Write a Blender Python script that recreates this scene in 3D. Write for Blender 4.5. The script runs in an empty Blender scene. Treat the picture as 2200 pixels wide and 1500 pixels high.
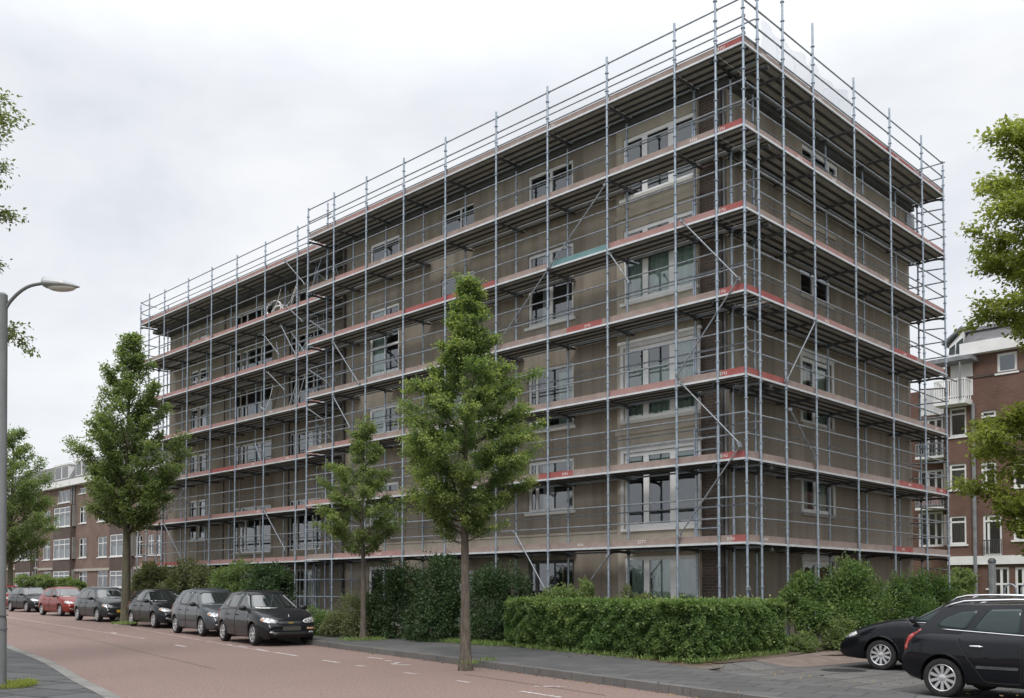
import bpy, bmesh, math, random
import numpy as np
from mathutils import Vector, Matrix
from mathutils.bvhtree import BVHTree

sc = bpy.context.scene
col = sc.collection
RND = random.Random(11)
rad = math.radians

# ------------------------------------------------------------------ camera model (measured from the photograph)
F = 2065.0; PITCH = rad(2.0); EYE = 1.55
V0 = 750 + (518 - F * math.tan(PITCH))
CP, SP = math.cos(PITCH), math.sin(PITCH)

def ray(u, v):
    x = (u - 1100) / F; y = (V0 - v) / F
    return (x, CP - SP * y, SP + CP * y)

def gz(x, y):
    """height of the street and gardens: the street climbs very slightly away from the corner"""
    return 0.009 * max(0.0, min(y, 72.0) - 26.0)

def ground_at(u, v, dz=0.0):
    d = ray(u, v); z = dz
    for _ in range(12):
        t = (z - EYE) / d[2]
        x, y = d[0] * t, d[1] * t
        z = gz(x, y) + dz
    return Vector((x, y, z))

def project(p):
    z = p[2] - EYE; d = p[1] * CP + z * SP
    return 1100 + F * p[0] / d, V0 - F * (-p[1] * SP + z * CP) / d

class Frame:
    """a facade's own axes: a runs along it, n goes inwards, z up"""
    def __init__(s, o, a, n):
        s.o, s.a, s.n = o, a, n
    def P(s, a, n, z):
        return Vector((s.o[0] + a * s.a[0] + n * s.n[0], s.o[1] + a * s.a[1] + n * s.n[1], z))
    def un(s, u, v, n=0.0):
        d = ray(u, v)
        px, py = s.o[0] + n * s.n[0], s.o[1] + n * s.n[1]
        t = (px * s.n[0] + py * s.n[1]) / (d[0] * s.n[0] + d[1] * s.n[1])
        x, y = d[0] * t - px, d[1] * t - py
        return x * s.a[0] + y * s.a[1], EYE + d[2] * t

C0 = (5.614, 22.9)
DL = (-0.7130, 0.7012); DR = (0.7012, 0.7130)
FL = Frame(C0, DL, DR)                    # long street face
FR = Frame(C0, DR, DL)                    # gable face
FT = Frame((-39.0, 92.0), DL, DR)         # terrace down the street
FB = Frame((23.83, 50.0), (0.713, -0.7012), DR)   # brick block at the right

# ------------------------------------------------------------------ materials
MATS = {}
def nt(m):
    m.use_nodes = True
    return m.node_tree.nodes, m.node_tree.links

def principled(name, color, rough=0.6, metal=0.0, spec=0.5, coat=0.0):
    m = bpy.data.materials.new(name); n, l = nt(m)
    b = n['Principled BSDF']
    b.inputs['Base Color'].default_value = (*color, 1)
    b.inputs['Roughness'].default_value = rough
    b.inputs['Metallic'].default_value = metal
    b.inputs['Specular IOR Level'].default_value = spec
    b.inputs['Coat Weight'].default_value = coat
    b.inputs['Coat Roughness'].default_value = 0.03
    MATS[name] = m
    return m, n, l, b

def coords(n, l, scale=1.0, kind='Object', rot=(0, 0, 0)):
    t = n.new('ShaderNodeTexCoord'); mp = n.new('ShaderNodeMapping')
    mp.inputs['Scale'].default_value = (scale,) * 3 if not isinstance(scale, tuple) else scale
    mp.inputs['Rotation'].default_value = rot
    l.new(t.outputs[kind], mp.inputs['Vector'])
    return mp.outputs['Vector']

def noise(n, l, vec, scale, detail=4, rough=0.55, dist=0.0):
    t = n.new('ShaderNodeTexNoise')
    t.inputs['Scale'].default_value = scale; t.inputs['Detail'].default_value = detail
    t.inputs['Roughness'].default_value = rough; t.inputs['Distortion'].default_value = dist
    l.new(vec, t.inputs['Vector'])
    return t.outputs['Fac']

def ramp(n, l, fac, stops):
    r = n.new('ShaderNodeValToRGB'); e = r.color_ramp.elements
    while len(e) < len(stops): e.new(0.5)
    for el, (p, c) in zip(e, stops):
        el.position = p; el.color = (*c, 1) if len(c) == 3 else c
    l.new(fac, r.inputs['Fac'])
    return r.outputs['Color']

def mix(n, l, fac, a, b, mode='MIX'):
    x = n.new('ShaderNodeMix'); x.data_type = 'RGBA'; x.blend_type = mode
    if isinstance(fac, (int, float)): x.inputs[0].default_value = fac
    else: l.new(fac, x.inputs[0])
    for k, s in ((6, a), (7, b)):
        if isinstance(s, tuple): x.inputs[k].default_value = (*s, 1) if len(s) == 3 else s
        else: l.new(s, x.inputs[k])
    return x.outputs[2]

def bump(n, l, b, height, strength=0.3, dist=0.02):
    x = n.new('ShaderNodeBump'); x.inputs['Strength'].default_value = strength
    x.inputs['Distance'].default_value = dist
    l.new(height, x.inputs['Height']); l.new(x.outputs['Normal'], b.inputs['Normal'])

def noisy(name, c1, c2, scale, rough=0.8, metal=0.0, bumpy=0.0, bscale=None, stops=(0.3, 0.7), spec=0.4, coat=0.0, detail=5, vscale=(1, 1, 1)):
    m, n, l, b = principled(name, c1, rough, metal, spec, coat)
    v = coords(n, l, vscale)
    f = noise(n, l, v, scale, detail)
    l.new(ramp(n, l, f, [(stops[0], c1), (stops[1], c2)]), b.inputs['Base Color'])
    if bumpy:
        bump(n, l, b, noise(n, l, v, bscale or scale * 6, 5), bumpy)
    return m

# scaffold
noisy('galvanised_steel', (0.235, 0.285, 0.345), (0.40, 0.455, 0.525), 9, 0.4, 0.45, 0.05, 60)
noisy('rail_steel', (0.17, 0.185, 0.205), (0.32, 0.345, 0.375), 9, 0.42, 0.4)
noisy('dull_steel', (0.055, 0.058, 0.062), (0.11, 0.113, 0.118), 7, 0.5, 0.3)
noisy('edge_alu', (0.50, 0.52, 0.55), (0.66, 0.68, 0.70), 6, 0.45, 0.25)
noisy('flange_dark', (0.03, 0.03, 0.03), (0.06, 0.058, 0.056), 6, 0.7)
noisy('rusty_steel', (0.30, 0.08, 0.05), (0.42, 0.13, 0.09), 20, 0.6, 0.2)
def plank(name, c1, c2):
    m, n, l, b = principled(name, c1, 0.85, 0, 0.2)
    v = coords(n, l, (1, 1, 1))
    f = noise(n, l, v, 3.0, 6, 0.65)
    g = noise(n, l, v, 24.0, 3)
    cc = mix(n, l, 0.35, ramp(n, l, f, [(0.3, c1), (0.7, c2)]), ramp(n, l, g, [(0.3, c1), (0.75, c2)]))
    l.new(cc, b.inputs['Base Color'])
    bump(n, l, b, g, 0.25, 0.01)
plank('deck_plank', (0.25, 0.235, 0.215), (0.44, 0.415, 0.385))
plank('toe_wood', (0.22, 0.165, 0.15), (0.36, 0.285, 0.26))
plank('toe_red', (0.265, 0.072, 0.069), (0.35, 0.128, 0.12))
plank('toe_faded', (0.30, 0.165, 0.152), (0.38, 0.245, 0.23))
plank('toe_teal', (0.10, 0.20, 0.21), (0.20, 0.30, 0.30))
principled('marking_white', (0.75, 0.72, 0.70), 0.7)

# building
def stucco(name, c1, c2, dark):
    m, n, l, b = principled(name, c1, 0.93, 0, 0.15)
    v = coords(n, l, 1.0)
    big = noise(n, l, v, 0.32, 4, 0.6)
    fine = noise(n, l, v, 26, 5, 0.7)
    vs = coords(n, l, (1.6, 1.6, 0.10))
    streak = noise(n, l, vs, 1.2, 6, 0.62)
    c = ramp(n, l, big, [(0.32, c1), (0.68, c2)])
    c = mix(n, l, ramp(n, l, streak, [(0.46, (0, 0, 0)), (0.74, (0.85, 0.85, 0.85))]), c, dark)
    c = mix(n, l, 0.22, c, ramp(n, l, fine, [(0.35, (0.09, 0.078, 0.064)), (0.65, (0.33, 0.295, 0.255))]))
    l.new(c, b.inputs['Base Color'])
    bump(n, l, b, fine, 0.5, 0.012)
stucco('stucco_brown', (0.275, 0.238, 0.196), (0.385, 0.34, 0.285), (0.155, 0.133, 0.109))
stucco('stucco_beige', (0.48, 0.425, 0.355), (0.56, 0.505, 0.43), (0.36, 0.315, 0.26))

def brick(name, c1, c2, mortar, sx=4.6, rotz=0.0, ms=0.035):
    m, n, l, b = principled(name, c1, 0.9, 0, 0.2)
    t = n.new('ShaderNodeTexCoord'); sep = n.new('ShaderNodeSeparateXYZ'); cmb = n.new('ShaderNodeCombineXYZ')
    mp = n.new('ShaderNodeMapping'); mp.inputs['Rotation'].default_value = (0, 0, rotz)
    l.new(t.outputs['Object'], mp.inputs['Vector'])
    l.new(mp.outputs['Vector'], sep.inputs['Vector'])
    l.new(sep.outputs['X'], cmb.inputs['X']); l.new(sep.outputs['Z'], cmb.inputs['Y'])
    br = n.new('ShaderNodeTexBrick')
    br.inputs['Scale'].default_value = sx
    br.inputs['Color1'].default_value = (*c1, 1); br.inputs['Color2'].default_value = (*c2, 1)
    br.inputs['Mortar'].default_value = (*mortar, 1)
    br.inputs['Mortar Size'].default_value = ms
    br.inputs['Brick Width'].default_value = 1.0; br.inputs['Row Height'].default_value = 0.33
    l.new(cmb.outputs['Vector'], br.inputs['Vector'])
    f = noise(n, l, coords(n, l, 1.0), 0.8, 5)
    c = mix(n, l, 0.5, br.outputs['Color'], ramp(n, l, f, [(0.3, tuple(0.6 * q for q in c1)), (0.7, tuple(1.15 * q for q in c2))]))
    l.new(c, b.inputs['Base Color'])
    bump(n, l, b, br.outputs['Fac'], -0.4, 0.01)
brick('brick_dark', (0.085, 0.066, 0.057), (0.145, 0.11, 0.095), (0.20, 0.18, 0.165), 4.0, rad(45), .05)
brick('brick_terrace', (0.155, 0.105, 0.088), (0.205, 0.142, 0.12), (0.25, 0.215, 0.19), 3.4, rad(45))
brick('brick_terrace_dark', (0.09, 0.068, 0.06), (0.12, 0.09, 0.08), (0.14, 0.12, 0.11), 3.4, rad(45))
brick('brick_red', (0.125, 0.072, 0.056), (0.175, 0.10, 0.078), (0.19, 0.155, 0.135), 3.9, rad(45))
noisy('window_white', (0.80, 0.80, 0.81), (0.87, 0.87, 0.88), 3, 0.5)
noisy('trim_white', (0.66, 0.66, 0.65), (0.76, 0.76, 0.75), 2, 0.6)
noisy('window_grey', (0.62, 0.62, 0.625), (0.72, 0.72, 0.73), 4, 0.55)
noisy('window_dark', (0.055, 0.055, 0.055), (0.09, 0.09, 0.09), 4, 0.5)
noisy('concrete_sill', (0.33, 0.30, 0.26), (0.44, 0.41, 0.37), 6, 0.85, 0, 0.2)
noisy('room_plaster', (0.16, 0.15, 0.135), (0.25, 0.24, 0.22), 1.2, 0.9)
noisy('roof_felt', (0.07, 0.07, 0.072), (0.12, 0.12, 0.12), 2, 0.9)
noisy('slate', (0.10, 0.10, 0.11), (0.17, 0.165, 0.17), 3.2, 0.75, 0, 0.2, 12, vscale=(1, 1, 4))
noisy('lead_pipe', (0.16, 0.17, 0.18), (0.26, 0.27, 0.28), 3, 0.55, 0.2)
noisy('downpipe_dark', (0.06, 0.055, 0.05), (0.10, 0.09, 0.085), 3, 0.6)
def cloth(name, c1, c2):
    m, n, l, b = principled(name, c1, 0.95, 0, 0.1)
    l.new(ramp(n, l, noise(n, l, coords(n, l, (9, 9, 0.6)), 1.0, 4), [(0.35, c1), (0.65, c2)]), b.inputs['Base Color'])
cloth('curtain_green', (0.52, 0.66, 0.60), (0.80, 0.88, 0.84))
cloth('curtain_white', (0.72, 0.71, 0.72), (0.88, 0.87, 0.88))
cloth('blind_teal', (0.48, 0.66, 0.61), (0.58, 0.75, 0.70))
cloth('timber_prop', (0.38, 0.27, 0.15), (0.52, 0.38, 0.22))

def glass(name, tint, ior=1.75):
    m = bpy.data.materials.new(name); n, l = nt(m)
    n.remove(n['Principled BSDF']); out = n['Material Output']
    tr = n.new('ShaderNodeBsdfTransparent'); tr.inputs['Color'].default_value = (*tint, 1)
    gl = n.new('ShaderNodeBsdfGlossy'); gl.inputs['Roughness'].default_value = 0.02
    gl.inputs['Color'].default_value = (0.92, 0.96, 1.0, 1)
    fr = n.new('ShaderNodeFresnel'); fr.inputs['IOR'].default_value = ior
    bp = n.new('ShaderNodeBump'); bp.inputs['Strength'].default_value = 0.02; bp.inputs['Distance'].default_value = 0.1
    l.new(noise(n, l, coords(n, l, 1.0), 1.3, 2), bp.inputs['Height'])
    l.new(bp.outputs['Normal'], gl.inputs['Normal'])
    mx = n.new('ShaderNodeMixShader')
    l.new(fr.outputs['Fac'], mx.inputs[0]); l.new(tr.outputs[0], mx.inputs[1]); l.new(gl.outputs[0], mx.inputs[2])
    l.new(mx.outputs[0], out.inputs['Surface'])
    MATS[name] = m
glass('window_glass', (0.92, 0.96, 0.94), 2.35)
glass('net_film', (0.84, 0.85, 0.86), 1.3)

# ground
def asphalt():
    m, n, l, b = principled('red_asphalt', (0.25, 0.17, 0.15), 0.9, 0, 0.25)
    v = coords(n, l, 1.0)
    big = noise(n, l, v, 0.22, 4, 0.6, 0.3)
    fine = noise(n, l, v, 30, 4, 0.85)
    tile = n.new('ShaderNodeTexVoronoi'); tile.inputs['Scale'].default_value = 70
    l.new(v, tile.inputs['Vector'])
    lane = noise(n, l, coords(n, l, (1.6, 0.12, 1), rot=(0, 0, rad(-31))), 1.0, 4)
    c = ramp(n, l, big, [(0.3, (0.160, 0.110, 0.095)), (0.7, (0.225, 0.160, 0.140))])
    c = mix(n, l, ramp(n, l, lane, [(0.45, (0, 0, 0)), (0.75, (0.5, 0.5, 0.5))]), c, (0.155, 0.124, 0.115))
    c = mix(n, l, ramp(n, l, noise(n, l, v, 7.0, 5, 0.75), [(0.36, (0, 0, 0)), (0.68, (0.75, 0.75, 0.75))]), c, (0.115, 0.082, 0.072))
    c = mix(n, l, 0.55, c, ramp(n, l, fine, [(0.36, (0.07, 0.046, 0.04)), (0.64, (0.43, 0.31, 0.27))]))
    c = mix(n, l, 0.14, c, tile.outputs['Color'], 'OVERLAY')
    # long dark joint lines and patches in the surfacing
    l.new(c, b.inputs['Base Color'])
    bump(n, l, b, fine, 0.35, 0.006)
asphalt()
def pavers(name, c1, c2, mortar, size, rotz, msize=0.012, w=1.0, off=0.5, tone=0.6):
    m, n, l, b = principled(name, c1, 0.85, 0, 0.3)
    v = coords(n, l, 1.0, rot=(0, 0, rotz))
    warp = n.new('ShaderNodeVectorMath'); warp.operation = 'ADD'
    nz = n.new('ShaderNodeTexNoise'); nz.inputs['Scale'].default_value = 0.9
    l.new(v, nz.inputs['Vector'])
    sc_ = n.new('ShaderNodeVectorMath'); sc_.operation = 'SCALE'; sc_.inputs['Scale'].default_value = 0.10
    l.new(nz.outputs['Color'], sc_.inputs[0]); l.new(v, warp.inputs[0]); l.new(sc_.outputs[0], warp.inputs[1])
    br = n.new('ShaderNodeTexBrick'); br.offset = off
    br.inputs['Scale'].default_value = 1.0 / size
    br.inputs['Color1'].default_value = (*c1, 1); br.inputs['Color2'].default_value = (*c2, 1)
    br.inputs['Mortar'].default_value = (*mortar, 1); br.inputs['Mortar Size'].default_value = msize
    br.inputs['Brick Width'].default_value = w; br.inputs['Row Height'].default_value = 1.0
    l.new(warp.outputs[0], br.inputs['Vector'])
    v2 = coords(n, l, 1.0)
    big = noise(n, l, v2, 0.5, 5, 0.65); fine = noise(n, l, v2, 30, 4, 0.7)
    c = mix(n, l, tone, br.outputs['Color'], ramp(n, l, big, [(0.3, tuple(.7 * q for q in c1)), (0.7, tuple(1.25 * q for q in c2))]))
    c = mix(n, l, 0.25, c, ramp(n, l, fine, [(0.35, tuple(.45 * q for q in c1)), (0.65, tuple(1.5 * q for q in c2))]))
    l.new(c, b.inputs['Base Color'])
    bump(n, l, b, br.outputs['Fac'], -0.5, 0.01)
pavers('paving_dark', (0.066, 0.066, 0.066), (0.115, 0.113, 0.111), (0.020, 0.020, 0.020), 0.5, rad(31), 0.045, 1.3, tone=.35)
pavers('paving_lot', (0.075, 0.073, 0.071), (0.155, 0.149, 0.143), (0.018, 0.017, 0.016), 0.66, rad(-44), 0.05, 1.35, tone=0.35)
pavers('paving_near', (0.052, 0.054, 0.055), (0.105, 0.105, 0.104), (0.010, 0.012, 0.012), 0.75, rad(31), 0.06, 1.4, tone=.18)
pavers('kerb_stone', (0.15, 0.145, 0.135), (0.23, 0.225, 0.21), (0.05, 0.05, 0.047), 0.8, rad(31), 0.03, 1.0)
pavers('kerb_dark', (0.10, 0.098, 0.092), (0.15, 0.145, 0.14), (0.05, 0.05, 0.05), 0.9, rad(31), 0.02, 1.0)
noisy('worn_paint', (0.23, 0.175, 0.16), (0.58, 0.55, 0.53), 14, 0.8, stops=(0.38, 0.60))
noisy('faint_paint', (0.27, 0.19, 0.17), (0.42, 0.34, 0.32), 5, 0.85, stops=(0.42, 0.62))
noisy('crack_tar', (0.12, 0.085, 0.075), (0.19, 0.135, 0.12), 9, 0.9)
noisy('soil', (0.075, 0.055, 0.038), (0.16, 0.12, 0.085), 5, 0.95, 0, 0.5, 22)
noisy('brown_path', (0.15, 0.115, 0.10), (0.21, 0.165, 0.145), 4, 0.95, 0, 0.4, 30)
noisy('rough_grass', (0.05, 0.075, 0.025), (0.11, 0.12, 0.05), 2.5, 0.95, 0, 0.4, 18)
noisy('cast_iron', (0.03, 0.03, 0.03), (0.06, 0.06, 0.06), 20, 0.6, 0.3)

# foliage: own colour varies from leaf to leaf, shoot yellows young leaves, and paints light on hedge tops and outer tips
def leafmat(name, dark, light, fresh, transl=0.35):
    m, n, l, b = principled(name, dark, 0.5, 0, 0.35)
    out = n['Material Output']
    g = n.new('ShaderNodeNewGeometry')
    at = n.new('ShaderNodeAttribute'); at.attribute_name = 'shoot'
    c = ramp(n, l, g.outputs['Random Per Island'], [(0.0, dark), (1.0, light)])
    c = mix(n, l, at.outputs['Fac'], c, fresh)
    l.new(c, b.inputs['Base Color'])
    tl = n.new('ShaderNodeBsdfTranslucent')
    l.new(mix(n, l, 1.0, c, (1.35, 1.45, 0.75), 'MULTIPLY'), tl.inputs['Color'])
    mx = n.new('ShaderNodeMixShader'); mx.inputs[0].default_value = transl
    l.new(b.outputs[0], mx.inputs[1]); l.new(tl.outputs[0], mx.inputs[2])
    l.new(mx.outputs[0], out.inputs['Surface'])
leafmat('leaf_bright', (0.066, 0.124, 0.044), (0.125, 0.195, 0.074), (0.31, 0.355, 0.13), .48)
leafmat('leaf_mid', (0.105, 0.158, 0.062), (0.18, 0.238, 0.098), (0.32, 0.35, 0.15), .5)
leafmat('leaf_dull', (0.10, 0.125, 0.06), (0.17, 0.195, 0.095), (0.24, 0.26, 0.125), .5)
leafmat('leaf_dark', (0.026, 0.055, 0.022), (0.052, 0.094, 0.036), (0.09, 0.14, 0.05), 0.3)
leafmat('leaf_hedge', (0.062, 0.125, 0.038), (0.125, 0.205, 0.066), (0.33, 0.40, 0.14), 0.4)
leafmat('leaf_yellow', (0.14, 0.18, 0.045), (0.26, 0.29, 0.075), (0.40, 0.41, 0.12), .5)
leafmat('leaf_olive', (0.105, 0.122, 0.058), (0.18, 0.20, 0.10), (0.27, 0.28, 0.15), .42)
noisy('bark', (0.06, 0.05, 0.04), (0.15, 0.128, 0.105), 14, 0.95, 0, 0.7, 40, vscale=(1, 1, 0.3))
noisy('bark_green', (0.06, 0.055, 0.035), (0.12, 0.11, 0.075), 10, 0.95, 0, 0.6, 40, vscale=(1, 1, 0.3))
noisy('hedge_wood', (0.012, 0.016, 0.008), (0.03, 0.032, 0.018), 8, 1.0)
noisy('dry_leaf', (0.16, 0.10, 0.045), (0.30, 0.21, 0.10), 30, 0.9)
noisy('blossom', (0.55, 0.55, 0.50), (0.72, 0.70, 0.64), 20, 0.9)

# vehicles and street furniture
def paint(name, c, metal=0.35, rough=0.4):
    m, n, l, b = principled(name, c, rough, metal, 0.12, 0.55)
    v = coords(n, l, 1.0)
    l.new(ramp(n, l, noise(n, l, v, 1.6, 4), [(0.3, tuple(q * .9 for q in c)), (0.7, tuple(q * 1.12 for q in c))]), b.inputs['Base Color'])
    r = ramp(n, l, noise(n, l, v, 7, 5), [(0.3, (0.02,) * 3), (0.75, (0.10,) * 3)])
    l.new(r, b.inputs['Coat Roughness'])
paint('paint_black_blue', (0.006, 0.007, 0.010))
paint('paint_charcoal', (0.011, 0.012, 0.014))
paint('paint_grey', (0.055, 0.063, 0.070))
paint('paint_green_black', (0.022, 0.026, 0.026))
paint('paint_red', (0.20, 0.022, 0.014), 0.3)
paint('paint_dark_red', (0.20, 0.02, 0.025), 0.3)
m, n, l, b = principled('car_glass', (0.016, 0.022, 0.021), 0.03, 0, 1.0)
b.inputs['IOR'].default_value = 1.75
m, n, l, b = principled('tinted_car_glass', (0.020, 0.034, 0.034), 0.03, 0, 0.5)
b.inputs['IOR'].default_value = 1.42
noisy('tyre_rubber', (0.012, 0.012, 0.012), (0.025, 0.025, 0.025), 12, 0.85)
noisy('alloy', (0.50, 0.50, 0.51), (0.66, 0.66, 0.67), 8, 0.3, 0.75)
principled('black_plastic', (0.015, 0.015, 0.016), 0.5)
principled('chrome', (0.75, 0.75, 0.76), 0.12, 1.0)
m, n, l, b = principled('lamp_lens', (0.50, 0.52, 0.54), 0.08, 0.35, 0.8, 1.0)
l.new(ramp(n, l, noise(n, l, coords(n, l, 1.0), 14, 2), [(0.35, (0.12, 0.12, 0.125)), (0.6, (0.66, 0.66, 0.67))]), b.inputs['Base Color'])
principled('amber_lens', (0.55, 0.20, 0.05), 0.2, 0, 0.6, 1.0)
principled('red_lens', (0.30, 0.010, 0.010), 0.12, 0, 0.6, 1.0)
principled('plate_dark', (0.055, 0.052, 0.045), 0.5)
principled('plate_yellow', (0.50, 0.30, 0.03), 0.5)
principled('gold', (0.60, 0.46, 0.16), 0.3, 0.9)
principled('reflector_strip', (0.45, 0.25, 0.15), 0.4)
noisy('lamp_post_steel', (0.13, 0.135, 0.135), (0.21, 0.215, 0.215), 3, 0.5, 0.3, 0.1, 30, vscale=(1, 1, .4))
noisy('lamp_head_alu', (0.33, 0.335, 0.345), (0.43, 0.435, 0.445), 5, 0.4, 0.3)
principled('lamp_bowl', (0.62, 0.57, 0.52), 0.25, 0, 0.5)

# ------------------------------------------------------------------ mesh builder
OFF = {}
class MB:
    def __init__(s): s.v = []; s.f = []; s.m = []
    def add(s, verts, faces, mi=0):
        k = len(s.v); s.v.extend(Vector(p) for p in verts)
        s.f.extend(tuple(i + k for i in q) for q in faces); s.m.extend([mi] * len(faces))
        return k
    def hexa(s, p, mi=0):
        """8 points: bottom ring then top ring"""
        s.add(p, [(3, 2, 1, 0), (4, 5, 6, 7), (0, 1, 5, 4), (1, 2, 6, 5), (2, 3, 7, 6), (3, 0, 4, 7)], mi)
    def fbox(s, fr, a0, a1, n0, n1, z0, z1, mi=0):
        P = fr.P
        s.hexa([P(a0, n0, z0), P(a1, n0, z0), P(a1, n1, z0), P(a0, n1, z0),
                P(a0, n0, z1), P(a1, n0, z1), P(a1, n1, z1), P(a0, n1, z1)], mi)
    def box(s, c, d, mi=0, rz=0.0):
        x, y, z = d[0] / 2, d[1] / 2, d[2] / 2; cs, sn = math.cos(rz), math.sin(rz)
        q = []
        for zz in (-z, z):
            for xx, yy in ((-x, -y), (x, -y), (x, y), (-x, y)):
                q.append((c[0] + xx * cs - yy * sn, c[1] + xx * sn + yy * cs, c[2] + zz))
        s.hexa(q, mi)
    def quad(s, a, b, c, d, mi=0): s.add([a, b, c, d], [(0, 1, 2, 3)], mi)
    def tube(s, pts, r, n=7, mi=0, cap=True):
        pts = [Vector(p) for p in pts]
        rs = r if isinstance(r, (list, tuple)) else [r] * len(pts)
        rings = []; ref = None
        for i, p in enumerate(pts):
            d = (pts[min(i + 1, len(pts) - 1)] - pts[max(i - 1, 0)])
            if d.length < 1e-9: d = Vector((0, 0, 1))
            d.normalize()
            if ref is None:
                ref = Vector((1, 0, 0)) if abs(d.x) < 0.8 else Vector((0, 1, 0))
            x = (ref - d * ref.dot(d)).normalized(); y = d.cross(x); ref = x
            rings.append([p + (x * math.cos(2 * math.pi * k / n) + y * math.sin(2 * math.pi * k / n)) * rs[i] for k in range(n)])
        k0 = len(s.v)
        for q in rings: s.v.extend(q)
        for i in range(len(rings) - 1):
            for k in range(n):
                a = k0 + i * n + k; b = k0 + i * n + (k + 1) % n
                s.f.append((a, b, b + n, a + n)); s.m.append(mi)
        if cap:
            s.f.append(tuple(k0 + k for k in range(n))[::-1]); s.m.append(mi)
            e = k0 + (len(rings) - 1) * n
            s.f.append(tuple(e + k for k in range(n))); s.m.append(mi)
    def lathe(s, prof, c, axis='z', n=20, mi=0):
        """prof: (radius, height) pairs round an axis through c"""
        k0 = len(s.v)
        for (r, h) in prof:
            for k in range(n):
                a = 2 * math.pi * k / n; x, y = r * math.cos(a), r * math.sin(a)
                p = (x, y, h) if axis == 'z' else ((x, h, y) if axis == 'y' else (h, x, y))
                s.v.append(Vector((c[0] + p[0], c[1] + p[1], c[2] + p[2])))
        for i in range(len(prof) - 1):
            for k in range(n):
                a = k0 + i * n + k; b = k0 + i * n + (k + 1) % n
                s.f.append((a, b, b + n, a + n)); s.m.append(mi)
    def build(s, name, mats, parent=None, smooth=False, sharp=None):
        if isinstance(mats, str): mats = [mats]
        off = OFF.get(parent.name, Vector()) if parent else Vector()
        me = bpy.data.meshes.new(name)
        me.from_pydata([p - off for p in s.v], [], s.f)
        for q in mats: me.materials.append(MATS[q])
        if len(mats) > 1: me.polygons.foreach_set('material_index', s.m)
        if smooth:
            me.polygons.foreach_set('use_smooth', [True] * len(me.polygons))
            if sharp: me.set_sharp_from_angle(angle=rad(sharp))
        me.update()
        o = bpy.data.objects.new(name, me); col.objects.link(o)
        if parent: o.parent = parent
        OFF[o.name] = off
        return o

def tag(o, label=None, cat=None, group=None, kind=None):
    if label: o['label'] = label
    if cat: o['category'] = cat
    if group: o['group'] = group
    if kind: o['kind'] = kind
    return o

def thing(name, label, cat, loc=(0, 0, 0), group=None):
    o = bpy.data.objects.new(name, None); o.empty_display_size = 0.3
    col.objects.link(o); o.location = loc
    OFF[o.name] = Vector(loc)
    return tag(o, label, cat, group)

def catmull(pts, n):
    pts = [Vector(p) for p in pts]; out = []
    q = [pts[0] * 2 - pts[1]] + pts + [pts[-1] * 2 - pts[-2]]
    for i in range(1, len(q) - 2):
        for k in range(n):
            t = k / n; a, b, c, d = q[i - 1], q[i], q[i + 1], q[i + 2]
            out.append(0.5 * ((2 * b) + (c - a) * t + (2 * a - 5 * b + 4 * c - d) * t * t + (3 * b - a - 3 * c + d) * t ** 3))
    out.append(pts[-1]); return out
# ------------------------------------------------------------------ ground, street, pavements
def structure(o): return tag(o, kind='structure')

def sheet(name, mat, poly, z):
    mb = MB(); mb.add([(x, y, gz(x, y) + z) for x, y in poly], [tuple(range(len(poly)))])
    return structure(mb.build(name, mat))

def strip(name, mats, A, B, zA, zB, cross=1, skirt=0.0):
    """a ribbon between two lines; optional vertical face under line A"""
    mb = MB(); n = len(A)
    for i in range(n - 1):
        for k in range(cross):
            q = []
            for (i2, k2) in ((i, k), (i + 1, k), (i + 1, k + 1), (i, k + 1)):
                f = k2 / cross; x = A[i2][0] * (1 - f) + B[i2][0] * f; y = A[i2][1] * (1 - f) + B[i2][1] * f
                q.append((x, y, gz(x, y) + zA * (1 - f) + zB * f))
            mb.quad(*q)
        if skirt:
            a, b = A[i], A[i + 1]
            mb.quad((a[0], a[1], gz(*a) + zA), (b[0], b[1], gz(*b) + zA), (b[0], b[1], gz(*b) + zA - skirt), (a[0], a[1], gz(*a) + zA - skirt))
    return structure(mb.build(name, mats))

KR = [(11.4, 0.0), (8.0, 5.2), (2.88, 13.58), (-0.96, 19.84), (-5.43, 26.76), (-8.6, 31.9), (-12.3, 37.6), (-16.6, 43.0), (-21.9, 49.9), (-27.4, 56.8), (-36, 67.5), (-60, 96), (-112, 152)]
KR = [(p.x, p.y) for p in catmull([(x, y, 0) for x, y in KR], 5)]
def offset(line, d):
    out = []
    for i, p in enumerate(line):
        a = Vector(line[max(i - 1, 0)]); b = Vector(line[min(i + 1, len(line) - 1)])
        t = (b - a).normalized(); nrm = Vector((t.y, -t.x))     # to the right-hand side of the way the line runs
        out.append((p[0] + nrm.x * d, p[1] + nrm.y * d))
    return out
KL = [(0.9, 3.0), (-3.1, 9.6), (-5.68, 13.87), (-6.99, 15.92), (-9.78, 20.47), (-13.51, 26.0), (-16.8, 31.4), (-20.6, 36.2), (-25.8, 41.7), (-31.2, 49.6), (-40, 61), (-64.5, 90.5), (-117, 146.5)]
KL = [(p.x, p.y) for p in catmull([(x, y, 0) for x, y in KL], 5)]

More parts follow.
